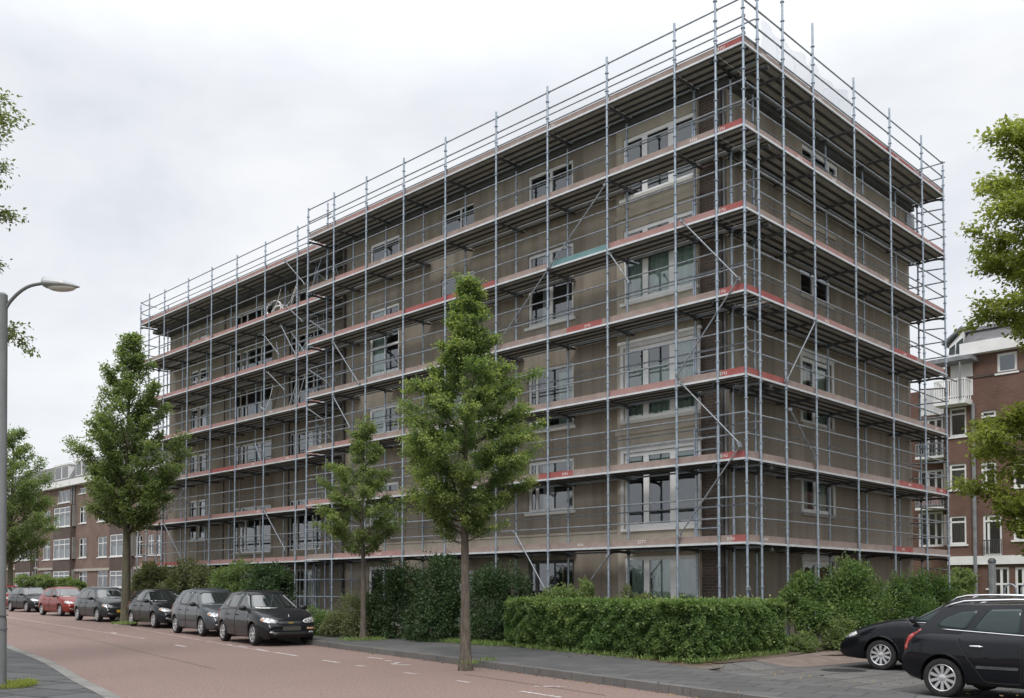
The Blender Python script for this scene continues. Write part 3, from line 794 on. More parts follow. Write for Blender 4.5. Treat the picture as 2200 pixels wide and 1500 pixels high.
WP = [18.62, 20.68, 23.1, 25.41, 27.62, 29.84, 32.25, 33.9, 34.85]
def col_wing(li, i): return 'toe_red' if (li < 6 and rt.random() < .1) else ('toe_faded' if rt.random() < .9 else 'toe_wood')
wing = scaffold('scaffolding', 'steel tube scaffold with pinkish red toe boards on the set-back far wing', FL, FL.P(18.4, .8, 0), WP, 18.7, 18.42, 34.9, .80,
    [14.4] + [16.1] * 6 + [16.25, 15.9], [14.2] + [14.6] * 6 + [15.9, 14.6], 18.45, col_wing, ni=.98, planks=((.035, .32), (.342, .63), (.652, .94), (1.02, 1.33), (1.352, 1.68)), braces=[((350, 1120), (396, 1050)), ((352, 1126), (398, 1216)), ((566, 1094), (613, 1182)), ((567, 720), (600, 762)), ((604, 700), (640, 772)), ((668, 690), (704, 716)), ((664, 795), (704, 822)), ((612, 655), (650, 690)), ((575, 800), (612, 838)), ((700, 905), (664, 880)), ((612, 560), (655, 610))])
# end rails across the far end
for li, z in enumerate(LEV):
    for h in (.58, 1.09):
        mb = MB(); pts = [FL.P(34.85, .80, z + h), FL.P(34.98, 1.1, z + h - .02), FL.P(34.85, 1.62, z + h - .05)]; mb.tube(pts, .0235, 7); mb.build('end_rail', 'rail_steel', wing, True, 50)
# extra inner tubes and low rails where the two street scaffolds overlap
for k in range(9):
    a = 17.6 + .55 * k + rt.uniform(-.15, .15); n = rt.uniform(1.3, 1.75)
    mb = MB(); mb.tube([FL.P(a, n, 0), FL.P(a + rt.uniform(-.12, .12), n, 2.6)], .028, 7); mb.build('prop', 'rail_steel', wing, True, 50)
for z in (1.3, 1.95):
    mb = MB(); mb.tube([FL.P(16.5, .74, z), FL.P(22.6, .80, z)], .0235, 7); mb.build('low_rail', 'galvanised_steel', wing, True, 50)
for k in range(6):
    li = k; a = 18.75 + .5 * (k % 3); z = LEV[li]
    for q in (0, .75):
        mb = MB(); mb.tube([FL.P(a + q, 1.62, z), FL.P(a + q + .03, 1.62, z + 1.75)], .024, 7); mb.build('prop', 'rail_steel', wing, True, 50)
    mb = MB(); mb.tube([FL.P(18.6, 1.55, z + .2), FL.P(20.6, 1.55, z + 1.6)], .022, 7); mb.build('brace', 'rail_steel', wing, True, 50)

# a tangle of loose tubes, cables and a slung sheet on the upper lifts of the wing near the step
rc = random.Random(4)
for k in range(16):
    li = rc.choice((2, 3, 4, 4, 5, 5)); z = LEV[li] + rc.uniform(.1, .5); a = rc.uniform(18.7, 24.5); n = rc.uniform(1.3, 2.3)
    mb = MB(); mb.tube([FL.P(a, n, z), FL.P(a + rc.uniform(-1.2, 1.2), n + rc.uniform(-.2, .2), z + rc.uniform(.6, 1.5))], .02, 6); mb.build('loose_tube', 'galvanised_steel' if k % 3 else 'edge_alu', wing, True, 50)
for k in range(9):
    li = rc.choice((3, 4, 5, 5)); a = rc.uniform(19.2, 23.8); n = rc.uniform(1.2, 1.7); z = LEV[li] + rc.uniform(.9, 1.6); w = rc.uniform(.6, 1.6)
    mb = MB(); mb.tube([FL.P(a + w * t / 10, n, z - .5 * math.sin(math.pi * t / 10) * rc.uniform(.9, 1.1) - .08 * t) for t in range(11)], .014, 6); mb.build('cable', 'curtain_white' if k % 2 else 'black_plastic', wing, True)

# short inner frames before the brick panel at each lift
for z in LEV[:6]:
    mb = MB()
    for h in (.42, .95): mb.tube([FL.P(1.32, .84, z + h), FL.P(2.06, .84, z + h)], .017, 6)
    for a in (1.34, 2.03): mb.tube([FL.P(a, .84, z), FL.P(a, .84, z + 1.0)], .02, 6)
    mb.build('inner_frame', 'galvanised_steel', long_scaf, True, 50)

# things left about on and under the scaffold
mb = MB()
for k in range(5): mb.fbox(FL, 18.6 + k * .95, 19.5 + k * .95, 2.3, 2.38, .12, .75)
o = mb.build('board_stack', 'trim_white'); tag(o, 'row of pale boards standing at the foot of the wall under the scaffold', 'boards')
# timber props inside two windows of the second column
for (z0, z1) in ((6.45, 8.2), (.4, 2.4)):
    mb = MB(); z = z0 + (z1 - z0) * .62
    mb.tube([FL.P(6.5, WN + .37, z), FL.P(8.1, WN + .37, z - .12)], .035, 8); mb.tube([FL.P(7.3, WN + .43, z0), FL.P(7.32, WN + .43, z1)], .05, 8)
    o = mb.build('timber_prop', 'timber_prop')
    tag(o, 'wooden prop with crossbar seen inside a second column window ' + ('two floors up' if z0 > 3 else 'at ground level'), 'prop', 'timber props behind windows')
# translucent sheeting clipped to the top rails at the gable
for (s0, s1, h0, h1, sag, lab) in ((1.1, 3.5, .18, 1.05, .25, 'milky translucent plastic sheet tied to the top rail beside the near corner'), (3.62, 6.0, .18, 1.02, .35, 'milky translucent plastic sheet sagging from the top rail in the middle of the gable')):
    mb = MB(); nx, nz = 16, 8; pts = []
    for i in range(nx + 1):
        for k in range(nz + 1):
            f, g = i / nx, k / nz
            z = LEV[6] + h0 + (h1 - h0 - sag * math.sin(math.pi * f) * .6) * g
            pts.append(FR.P(s0 + (s1 - s0) * f, .09 + .05 * math.sin(f * 17 + g * 3) + .03 * math.sin(g * 9), z))
    mb.add(pts, [(i * (nz + 1) + k, (i + 1) * (nz + 1) + k, (i + 1) * (nz + 1) + k + 1, i * (nz + 1) + k + 1) for i in range(nx) for k in range(nz)])
    tag(mb.build('plastic_sheet', 'net_film', None, True), lab, 'sheet')
# coiled cable and pipe hanging on the set-back wing
for (u, v, r) in ((590, 665, .35), (598, 672, .28)):
    a, z = FL.un(u, v, 1.5); mb = MB()
    pts = [FL.P(a + r * 1.6 * math.cos(t / 12 * 2 * math.pi), 1.45 + .03 * t / 12, z + r * math.sin(t / 12 * 2 * math.pi)) for t in range(13)]
    mb.tube(pts, .035, 7); tag(mb.build('cable_coil', 'curtain_white', None, True), 'wide loop of pale hose' if r > .3 else 'tighter loop of pale hose', 'hose')
    mb = None
bpy.data.objects['cable_coil']['label'] = 'wide loop of pale hose hanging high on the set-back wing'
bpy.data.objects['cable_coil.001']['label'] = 'tighter loop of pale hose beside the wide one on the wing'

# ------------------------------------------------------------------ terraced houses down the street
def pane_win(parent, fr, u0, u1, v0, v1, n, mull=(.5,), trans=(.68,), frame='trim_white', fw=.09, inset=.06, curtain=None, sill='trim_white'):
    a_, z1 = fr.un(u0, v0, n); b_, z1b = fr.un(u1, v0, n); _, z0 = fr.un((u0 + u1) / 2, v1, n)
    _, z1 = fr.un((u0 + u1) / 2, v0, n)
    return (min(a_, b_), max(a_, b_), z0, z1), dict(mull=mull, trans=trans, frame=frame, fw=fw, inset=inset, curtain=curtain, sill=sill)

def house(name, label, cat, fr, ua, ub, zt, wins, bays, brickmat, group=None, depth=9.0):
    a0 = fr.un(ub, 1150, 0)[0]; a1 = fr.un(ua, 1150, 0)[0]
    g = gz(*fr.P(a0, 0, 0).xy)
    root = thing(name, label, cat, fr.P((a0 + a1) / 2, 0, g), group)
    specs = [pane_win(root, fr, *w[:4], 0, **(w[4] if len(w) > 4 else {})) for w in wins]
    mb = MB(); wall_grid(mb, fr, a0, a1, g - .2, zt, [s[0] for s in specs], 0)
    for a in (a0, a1): mb.quad(*[fr.P(a, n, z) for n, z in ((0, g - .2), (depth, g - .2), (depth, zt), (0, zt))])
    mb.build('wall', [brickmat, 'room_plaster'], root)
    for o, kw in specs: window(root, fr, o, 0, **kw)
    for (u0, u1, v0, v1, dep) in bays:       # projecting bay: brick base and a tall white window on each floor
        b0, b1 = sorted((fr.un(u0, v0, -dep)[0], fr.un(u1, v0, -dep)[0]))
        ops = []
        for (w0, w1) in v1:
            z1_, z0_ = fr.un((u0 + u1) / 2, w0, -dep)[1], fr.un((u0 + u1) / 2, w1, -dep)[1]
            ops.append((b0 + .12, b1 - .12, z0_, z1_))
        ztop = fr.un((u0 + u1) / 2, v0, -dep)[1]
        mb = MB(); wall_grid(mb, fr, b0, b1, g - .2, ztop, ops, -dep, room=.9)
        for a in (b0, b1): mb.quad(*[fr.P(a, n, z) for n, z in ((-dep, g - .2), (.01, g - .2), (.01, ztop), (-dep, ztop))])
        mb.quad(*[fr.P(a, n, ztop) for a, n in ((b0, -dep), (b1, -dep), (b1, .01), (b0, .01))])
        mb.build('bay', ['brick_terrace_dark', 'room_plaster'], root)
        for o in ops: window(root, fr, o, -dep, (.33, .66), (.72,), 'trim_white', 'trim_white', [(.05, .95, .02, .5, 'curtain_white')], .10, .03)
    return root, a0, a1, g

def zat(fr, u, v, n=0): return fr.un(u, v, n)[1]
ZTE = zat(FT, 150, 1046)
cw = dict(curtain=[(.05, .95, .02, .6, 'curtain_white')])
terr = []
for (ua, ub, wins, bays, lab) in (
    (159.5, 352, [(170, 185.5, 1048, 1060, dict(trans=())), (171, 186, 1087, 1124), (170, 186, 1156, 1198), (169, 187, 1227, 1262),
                  (210, 228, 1090, 1120), (210, 230, 1153, 1197), (209, 231, 1226, 1262), (292, 306, 1150, 1195), (318, 331, 1148, 1192), (335, 347, 1148, 1192), (294, 306, 1226, 1258)],
     [(236, 279, 1092, ((1110, 1118), (1147, 1195), (1226, 1262)), .5)], 'brown brick terraced house partly hidden by the far end of the scaffold'),
    (84, 158.5, [(94, 108, 1098, 1134), (92.5, 108, 1163, 1203), (92, 109, 1228, 1262), (125, 151, 1053.5, 1080, dict(mull=(.33, .66), trans=()))],
     [(115, 152, 1086, ((1090, 1132), (1158, 1201), (1227, 1262)), .5)], 'brown brick terraced house with mansard roof and two storey white bay windows'),
    (12, 83, [(72, 82, 1163, 1203), (18, 30, 1165, 1203)], [(33, 66, 1150, ((1168, 1204), (1230, 1262)), .5)], 'brown brick terraced house behind the small tree at the far end of the street')):
    root, a0, a1, g = house('terraced_house', lab, 'house', FT, ua, ub, ZTE, wins, bays, 'brick_terrace', 'terraced houses down the street')
    terr.append(root)
    # white gutter board, mansard, dormers, string course, pipes
    mb = MB(); mb.fbox(FT, a0 + .01, a1 - .01, -.55, .1, ZTE + .003, ZTE + .62); mb.build('fascia', 'trim_white', root)
    zr = ZTE + .62; zR = zr + 2.0
    mb = MB(); P = FT.P
    mb.hexa([P(a0 + .02, -.35, zr + .004), P(a1 - .02, -.35, zr + .004), P(a1 - .02, 8.9, zr + .004), P(a0 + .02, 8.9, zr + .004), P(a0 + .02, .75, zR), P(a1 - .02, .75, zR), P(a1 - .02, 8, zR), P(a0 + .02, 8, zR)])
    mb.build('roof', 'slate', root)
    zs = zat(FT, (ua + ub) / 2, 1222)
    mb = MB(); mb.fbox(FT, a0 + .02, a1 - .02, -.14, -.003, zs - .12, zs + .12); mb.build('string_course', 'concrete_sill', root)
    for f in ((.0, 1.0) if ua > 100 else (0.02,)):
        mb = MB(); a = a0 + .15 + (a1 - a0 - .3) * f; mb.tube([P(a, -.12, g), P(a, -.12, ZTE)], .08, 8); mb.build('downpipe', 'lead_pipe', root, True, 50)
    nd = 2 if ua > 100 else 1
    for uu, ww in (((180, 26),) if ua > 100 else (((137, 30),) if ua > 50 else ())):
        d0, d1 = sorted((FT.un(uu - ww / 2, 1030, 0)[0], FT.un(uu + ww / 2, 1030, 0)[0]))
        mb = MB(); z0, z1 = zr + .15, zr + 1.65
        mb.fbox(FT, d0, d1, -.2, 1.2, z0, z1); mb.fbox(FT, d0 - .12, d1 + .12, -.3, 1.2, z1 + .003, z1 + .18)
        d = mb.build('dormer', 'trim_white', root)
        mb = MB()
        for q in (0, 1): mb.fbox(FT, d0 + .15 + q * (d1 - d0) * .5, d0 + q * (d1 - d0) * .5 + (d1 - d0) * .5 - .12, -.215, -.203, z0 + .2, z1 - .15)
        mb.build('pane', 'car_glass', d)
    # chimney
    mb = MB(); mb.fbox(FT, a0 + .5, a0 + 1.4, 2.5, 3.4, zR + .003, zR + .7); mb.build('chimney', 'brick_terrace', root)

# ------------------------------------------------------------------ brick block behind the parked cars
ZB = zat(FB, 2130, 758); gB = 0.2
bb = thing('brick_apartment_building', 'red brick apartment building with grey mansard and white windows behind the parked cars', 'building', FB.P(0, 0, gB))
w_specs = []
def bw(u0, u1, v0, v1, **k): w_specs.append(pane_win(bb, FB, u0, u1, v0, v1, 0, **k))
one = dict(mull=(), trans=(.78,), fw=.11)
for (v0, v1) in ((876, 938), (996, 1052), (1108, 1170)): bw(2039, 2076, v0, v1, **one, curtain=[(.05, .95, .02, .95, 'curtain_white')] if v0 > 990 else None)
bw(2107, 2140, 882, 937, **one, curtain=[(.3, .95, .02, .95, 'curtain_white')]); bw(2107, 2140, 992, 1050, mull=(.3,), trans=(.7,), fw=.11)
bw(2111, 2152, 1106, 1194, mull=(.28,), trans=(.85,), fw=.11, sill=None); bw(2141, 2185, 757, 800, mull=(), trans=(), fw=.13)
for (v0, v1) in ((878, 936), (986, 1046), (1100, 1160)): bw(2176, 2206, v0, v1, **one)
bw(2046, 2096, 1219, 1264, mull=(.5,), trans=(), fw=.09, frame='window_dark'); bw(2122, 2128, 1222, 1264, mull=(), trans=(), fw=.05, frame='window_dark')
bw(2133, 2168, 1218, 1300, mull=(.5,), trans=(.55,), fw=.12); bw(2180, 2215, 1218, 1300, mull=(.5,), trans=(.55,), fw=.12)
_a = w_specs[12][0][1]
for _k in range(4):
    for _i in (0, 1, 2): w_specs.append(((_a + 1.9 + 3.1 * _k, _a + 3.3 + 3.1 * _k) + w_specs[_i][0][2:], dict(w_specs[_i][1])))
aL = FB.un(2034, 1000, 0)[0]; aR = 20.0
mb = MB(); wall_grid(mb, FB, aL, aR, gB - .3, ZB, [s[0] for s in w_specs], 0)
mb.quad(*[FB.P(aL, n, z) for n, z in ((0, gB - .3), (12, gB - .3), (12, ZB), (0, ZB))]); mb.quad(*[FB.P(aR, n, z) for n, z in ((0, gB - .3), (12, gB - .3), (12, ZB), (0, ZB))])
mb.build('wall', ['brick_red', 'room_plaster'], bb)
for o, kw in w_specs: window(bb, FB, o, 0, **kw)
mb = MB(); mb.fbox(FB, aL + .9, aR, -.45, .2, ZB + .003, ZB + .62); mb.build('fascia', 'trim_white', bb)
zr = ZB + .62; P = FB.P; zR = zat(FB, 2082, 711)
mb = MB(); a0 = aL + 1.0
mb.hexa([P(a0, -.2, zr + .004), P(aR, -.2, zr + .004), P(aR, 11.5, zr + .004), P(a0, 11.5, zr + .004), P(a0 + .1, .35, zR), P(aR, .35, zR), P(aR, 11, zR), P(a0 + .1, 11, zR)])
mb.build('roof', 'slate', bb)
mb = MB(); mb.fbox(FB, a0 - .05, aR, .2, 11.1, zR + .003, zR + .18); mb.build('roof_edge', 'lead_pipe', bb)
zs = zat(FB, 2100, 1204); mb = MB(); mb.fbox(FB, aL + .02, aR, -.16, -.003, zs - .22, zs + .22); mb.build('string_course', 'trim_white', bb)
zs = zat(FB, 2110, 808); mb = MB(); mb.fbox(FB, aL + .02, aR, -.05, -.003, zs - .06, zs + .06); mb.build('string_course', 'brick_terrace_dark', bb)
a = FB.un(2092, 1000, -.15)[0]; mb = MB(); mb.tube([P(a, -.13, gB), P(a, -.13, zat(FB, 2092, 868))], .10, 10); mb.build('downpipe', 'lead_pipe', bb, True, 50)
# white penthouse corner with sloping window band
b0 = FB.un(2040, 750, -.1)[0]; zq0, zq1 = zat(FB, 2060, 768), zat(FB, 2060, 735)
mb = MB(); mb.hexa([P(b0, -.3, zq0), P(a0 - .06, -.3, zq0), P(a0 - .06, 5, zq0), P(b0, 5, zq0), P(b0, -.1, zq1 - .15), P(a0 - .06, -.1, zq1 + .55), P(a0 - .06, 5, zq1 + .55), P(b0, 5, zq1 - .15)])
d = mb.build('dormer', 'trim_white', bb)
mb = MB()
for f0, f1 in ((.04, .46), (.54, .96)):
    A0, A1 = b0 + (a0 - b0) * f0, b0 + (a0 - b0) * f1
    mb.hexa([P(A0, -.33, zq0 + .15), P(A1, -.33, zq0 + .15), P(A1, -.2, zq0 + .15), P(A0, -.2, zq0 + .15), P(A0, -.20, zq1 - .35 + .5 * f0), P(A1, -.20, zq1 - .35 + .5 * f1), P(A1, -.1, zq1 - .35 + .5 * f1), P(A0, -.1, zq1 - .35 + .5 * f0)])
mb.build('pane', 'tinted_car_glass', d)
mb = MB(); mb.hexa([P(b0 - .3, -.4, zq1 - .1), P(a0, -.4, zq1 + .62), P(a0, 5, zq1 + .62), P(b0 - .3, 5, zq1 - .1), P(b0 - .3, -.4, zq1 + .0), P(a0, -.4, zq1 + .74), P(a0, 5, zq1 + .74), P(b0 - .3, 5, zq1)])
mb.build('roof_edge', 'lead_pipe', bb)
def balcony(parent, fr, u0, u1, vt, vb, vs, n0, dep, bars=14, mat='trim_white'):
    x0, x1 = sorted((fr.un(u0, vb, n0 - dep)[0], fr.un(u1, vb, n0 - dep)[0])); um = (u0 + u1) / 2
    zt, zb_, zs_ = (fr.un(um, v, n0 - dep)[1] for v in (vt, vb, vs))
    mb = MB(); mb.fbox(fr, x0, x1, n0 - dep, n0 - .003, zs_, zb_)
    o = mb.build('balcony', 'trim_white', parent)
    mb = MB()
    mb.fbox(fr, x0, x1, n0 - dep + .01, n0 - dep + .07, zt - .08, zt); mb.fbox(fr, x0, x1, n0 - dep + .01, n0 - dep + .06, zb_ + .10, zb_ + .16)
    for i in range(bars + 1):
        x = x0 + .03 + (x1 - x0 - .06) * i / bars; mb.fbox(fr, x - .028, x + .028, n0 - dep + .02, n0 - dep + .05, zb_ + .002, zt - .082)
    for x in (x0, x1 - .06):
        mb.fbox(fr, x, x + .06, n0 - dep + .075, n0 - .01, zt - .08, zt)
        for k in range(4): mb.fbox(fr, x + .01, x + .05, n0 - dep + .25 + k * .28, n0 - dep + .29 + k * .28, zb_ + .002, zt - .082)
    mb.build('railing', mat, o)
    return o
balcony(bb, FB, 2006, 2074, 815, 858, 869, 0, 1.0, 13)
o, kw = pane_win(bb, FB, 2046, 2085, 783, 852, -.02, mull=(.5,), trans=(), fw=.13, sill=None)
mb = MB(); mb.fbox(FB, o[0] - .1, o[1] + .1, -.022, -.004, o[2], o[3] + .1); mb.build('door_surround', 'trim_white', bb)
window(bb, FB, o, -.10, **kw)
mb = MB(); mb.fbox(FB, FB.un(1995, 770, -1)[0], FB.un(2088, 770, -1)[0], -1.2, .0, zat(FB, 2050, 777, -1), zat(FB, 2050, 768, -1)); mb.build('canopy', 'lead_pipe', bb)
for uu in (2062,):
    mb = MB(); x = FB.un(uu, 800, -1.1)[0]; mb.tube([P(x, -1.1, zat(FB, uu, 858, -1.1)), P(x, -1.1, zat(FB, uu, 777, -1.1))], .05, 8); mb.build('post', 'lead_pipe', bb, True, 50)
x0, x1 = FB.un(2111, 1190, -.2)[0], FB.un(2152, 1190, -.2)[0]
mb = MB(); zt, zb_ = zat(FB, 2130, 1160), zat(FB, 2130, 1192)
mb.fbox(FB, x0, x1, -.22, -.18, zt - .05, zt)
for k in range(11): mb.fbox(FB, x0 + (x1 - x0 - .03) * k / 10, x0 + (x1 - x0 - .03) * k / 10 + .03, -.21, -.19, zb_, zt - .052)
mb.build('railing', 'window_dark', bb)
# set-back stair part at its left, with glazed balconies
sb = 1.6; aX = FB.un(1930, 1000, sb)[0]; ZS = zat(FB, 2000, 838, sb)
ops = []; kws = []
for (v0, v1) in ((900, 985), (1010, 1060), (1100, 1175)):
    o, kw = pane_win(bb, FB, 1972, 2026, v0, v1, sb, mull=(.4, .7), trans=(), fw=.12, sill=None); ops.append(o); kws.append(kw)
mb = MB(); wall_grid(mb, FB, aX, aL - .003, gB - .3, ZS, ops, sb)
mb.quad(*[P(a, n, ZS) for a, n in ((aX, sb), (aL, sb), (aL, 12), (aX, 12))]); mb.build('side_wall', ['brick_red', 'room_plaster'], bb)
for o, kw in zip(ops, kws): window(bb, FB, o, sb, **kw)
for (vt, vb, vs) in ((952, 980, 985), (1058, 1090, 1095)): balcony(bb, FB, 1966, 2028, vt, vb, vs, sb, 1.0, 10, 'lead_pipe')
mb = MB(); mb.fbox(FB, FB.un(1975, 850, .4)[0], FB.un(2028, 850, .4)[0], .40, .46, zat(FB, 2000, 892, .4), zat(FB, 2000, 836, .4)); mb.build('privacy_screen', 'curtain_white', bb)
for (u, v0, v1) in ((1985, 1062, 1088), (2010, 1060, 1088)):
    mb = MB(); x = FB.un(u, 1075, sb - .9)[0]; mb.fbox(FB, x - .22, x + .22, sb - .95, sb - .9, zat(FB, u, v1, sb - .9), zat(FB, u, v0, sb - .9)); mb.build('balcony_panel', 'toe_faded', bb)
# lamp post and bicycle rack in front of it
pp = thing('lamp_post', 'slim grey post standing before the ground floor of the red brick building', 'post', FB.P(3.2, -1.6, .2))
x, zt = FB.un(2131, 1204, -1.6)
mb = MB(); mb.tube([FB.P(x, -1.6, .1), FB.P(x, -1.6, zt)], .16, 12); mb.build('pole', 'lead_pipe', pp, True, 50)
mb = MB(); mb.lathe([(0, .12), (.12, .1), (.19, 0), (.19, -.12), (.16, -.13)], FB.P(x, -1.6, zt), n=14); mb.build('cap', 'dull_steel', pp, True, 50)
mb = MB()
x = FB.un(2158, 1260, -1.2)[0]
for k in range(3):
    pts = [FB.P(x + k * .75 + .55 * (1 - math.cos(t / 8 * math.pi)) / 2, -1.2, .15 + (1.35 if 0 < t < 8 else 0) * 1 + .35 * math.sin(t / 8 * math.pi)) for t in range(9)]
    mb.tube(pts, .04, 7)
tag(mb.build('bicycle_rack', 'galvanised_steel', None, True), 'bent steel bicycle hoops by the white ground floor doors of the brick building', 'bicycle rack')
# ------------------------------------------------------------------ foliage
def leaves_obj(name, C, D, size, shoot, mat, parent, rng, aspect=0.5, nrm=None):
    """one kite-shaped, slightly folded leaf at each centre C pointing along D"""
    N = len(C)
    D = D / (np.linalg.norm(D, axis=1, keepdims=True) + 1e-9)
    A = rng.normal(size=(N, 3)) if nrm is None else nrm + rng.normal(scale=.45, size=(N, 3))
    S = np.cross(D, A); S /= (np.linalg.norm(S, axis=1, keepdims=True) + 1e-9)
    U = np.cross(S, D)
    L = size * rng.uniform(.65, 1.25, (N, 1)); W = L * aspect
    V = np.empty((N, 4, 3), np.float32)
    V[:, 0] = C; V[:, 1] = C + D * L * .45 + S * W * .5 + U * L * .08; V[:, 2] = C + D * L - U * L * .08; V[:, 3] = C + D * L * .45 - S * W * .5 + U * L * .08
    off = np.array(OFF.get(parent.name, Vector()) if parent else Vector(), np.float32)
    V = (V - off).reshape(-1, 3)
    me = bpy.data.meshes.new(name)
    me.vertices.add(4 * N); me.vertices.foreach_set('co', V.ravel())
    me.loops.add(4 * N); me.loops.foreach_set('vertex_index', np.arange(4 * N, dtype=np.int32))
    me.polygons.add(N); me.polygons.foreach_set('loop_start', np.arange(0, 4 * N, 4, dtype=np.int32))
    at = me.attributes.new('shoot', 'FLOAT', 'FACE'); at.data.foreach_set('value', np.clip(shoot, 0, 1).astype(np.float32))
    me.update(); me.validate()
    me.materials.append(MATS[mat])
    o = bpy.data.objects.new(name, me); col.objects.link(o)
    if parent: o.parent = parent
    OFF[o.name] = Vector(off)
    return o

def tree(name, label, base, H, cb, prof, n_limb, n_leaf, lsize, seed, trunk_r, mat, bark='bark', up=0.75, lean=(0, 0), asym=None, twigs=6, spread=.12, tip_fresh_lit=.5, group=None, droop=.25, limb_r=.32, irr=.16, jit=.05, low_limbs=(), cat='tree'):
    """prof: list of (fraction of crown height, radius)"""
    rg = np.random.default_rng(seed); rr = random.Random(seed)
    base = Vector(base); root = thing(name, label, cat, base, group)
    # leader
    npt = 12; ax = []
    for i in range(npt + 1):
        f = i / npt
        ax.append(base + Vector((lean[0] * f + .05 * math.sin(f * 5 + seed) * f, lean[1] * f + .05 * math.cos(f * 4 + seed) * f, H * .97 * f)))
    def axis(z):
        f = max(0, min(.9999, (z - base.z) / (H * .97))) * npt; i = int(f); return ax[i].lerp(ax[i + 1], f - i)
    rs = [trunk_r * (1.35 if i == 0 else 1.0) * (1 - .93 * (i / npt) ** .85) + .006 for i in range(npt + 1)]
    mb = MB(); fl = [ax[0] - Vector((0, 0, .15)), ax[0], ax[0] + Vector((0, 0, .18))] + ax[1:]
    mb.tube(fl, [trunk_r * 1.6, trunk_r * 1.35, trunk_r * 1.08] + rs[1:], 9)
    mb.build('trunk', bark, root, True, 60)
    br = MB(); C = []; D = []; S = []; Wt = []
    px = [p[0] for p in prof]; pr = [p[1] for p in prof]
    segs = []
    for k in range(n_limb):
        f = min(.995, max(.0, ((k + .5) / n_limb) ** .92 + rr.uniform(-jit, jit)))
        az = k * 2.39996 + rr.uniform(-.4, .4)
        R_ = float(np.interp(f, px, pr)) * rr.uniform(.85 - irr * 1.5, 1.1 + irr * .4)
        if asym: R_ *= asym(az, f)
        upk = up * (0.75 + .9 * f) * rr.uniform(.8, 1.2)
        zt = cb + (H - cb) * f
        rise = R_ * upk
        za = max(cb * .82, zt - rise)
        p0 = axis(base.z + za); d = Vector((math.cos(az), math.sin(az), 0))
        tip = p0 + d * R_ + Vector((0, 0, zt - za))
        mid = p0.lerp(tip, .5) + Vector((rr.uniform(-.08, .08), rr.uniform(-.08, .08), -.05 * R_)) * 1.0
        pts = [p0, p0.lerp(mid, .5) - Vector((0, 0, .03 * R_)), mid, mid.lerp(tip, .5) + Vector((0, 0, .05 * R_)), tip]
        r0 = max(.008, trunk_r * limb_r * (1 - .6 * f))
        br.tube(pts, [r0, r0 * .8, r0 * .6, r0 * .4, r0 * .15], 5, cap=False)
        for j in range(twigs):
            g = .28 + .72 * (j + rr.random()) / twigs
            i = min(3, int(g * 4)); b = pts[i].lerp(pts[i + 1], g * 4 - i)
            ln = (.10 + .32 * R_) * rr.uniform(.6, 1.2) * (1.15 - .5 * g)
            aa = az + rr.choice((-1, 1)) * rr.uniform(.3, 1.3)
            dd = Vector((math.cos(aa), math.sin(aa), rr.uniform(-.15, .75))).normalized()
            e = b + dd * ln
            br.tube([b, b.lerp(e, .55) + Vector((0, 0, .03)), e], [r0 * .28 + .003, r0 * .18 + .002, .002], 4, cap=False)
            segs.append((b, e, ln, dd, g))
        segs.append((pts[3], pts[4], R_ * .3, (pts[4] - pts[3]).normalized(), 1.0))
    for k in range(8):     # leader shoots
        z = base.z + H * (.86 + .14 * k / 8); b = axis(z); aa = rr.uniform(0, 6.3); e = b + Vector((math.cos(aa) * .22, math.sin(aa) * .22, .32 * rr.random() + .08))
        segs.append((b, e, .3, (e - b).normalized(), 1.0))
    for (z, az, ln) in low_limbs:
        b = axis(base.z + z); d = Vector((math.cos(az), math.sin(az), .45)).normalized(); e = b + d * ln
        br.tube([b, b.lerp(e, .5) - Vector((0, 0, .03)), e], [.016, .01, .003], 5, cap=False)
        for q in range(4):
            b2 = b.lerp(e, .35 + .2 * q); aa = az + rr.uniform(-1, 1); e2 = b2 + Vector((math.cos(aa), math.sin(aa), .3)) * .3 * ln
            segs.append((b2, e2, .3 * ln, (e2 - b2).normalized(), 1.0))
    tot = sum(s[2] for s in segs)
    for (b, e, ln, dd, g) in segs:
        m = max(4, int(n_leaf * ln / tot))
        t = rg.uniform(.1, 1.08, (m, 1)); bb_, ee = np.array(b), np.array(e)
        c = bb_ + (ee - bb_) * t + rg.normal(scale=spread * (.55 + .5 * ln), size=(m, 3)) * np.array([1, 1, .8])
        d = np.array(dd) * .8 + rg.normal(scale=.6, size=(m, 3)) + np.array([0, 0, -droop])
        C.append(c); D.append(d)
        base_s = tip_fresh_lit * (t[:, 0] ** 2) * (0.35 + .65 * g) * rr.uniform(.3, 1.1)
        S.append(base_s + rg.normal(scale=.12, size=m))
    br.build('branches', bark, root, True)
    C = np.concatenate(C); D = np.concatenate(D); S = np.concatenate(S)
    up_n = np.tile(np.array([[0, 0, 1.0]]), (len(C), 1))
    leaves_obj('crown', C, D, lsize, S, mat, root, rg, .55, up_n)
    return root

P_OVAL = [(0, .55), (.12, .9), (.3, 1.0), (.55, .82), (.8, .42), (1, .1)]
def scaled(p, r): return [(a, b * r) for a, b in p]
g = ground_at(1000, 1426, .13)
tree('street_tree', 'bright green young conical tree standing at the kerb before the scaffolded block', g, 7.6, 2.65,
     [(0, .28), (.08, .85), (.2, 1.28), (.34, 1.45), (.46, 1.25), (.56, .96), (.68, .70), (.8, .43), (.9, .22), (1, .03)], 66, 95000, .055, 3, .105, 'leaf_bright', up=.62, twigs=9, spread=.085, tip_fresh_lit=1.2, irr=.09, jit=.03,  # strong tip tint: fresh growth plus yellow light painted on the outer crown
     low_limbs=((2.35, -.4, .75), (2.3, 2.6, .62), (2.5, -1.5, .55), (2.6, 3.3, .6), (5.1, .05, 1.45), (4.55, 3.2, 1.2)), group='trees along the kerb', cat='tree')
g = ground_at(780, 1375, .14)
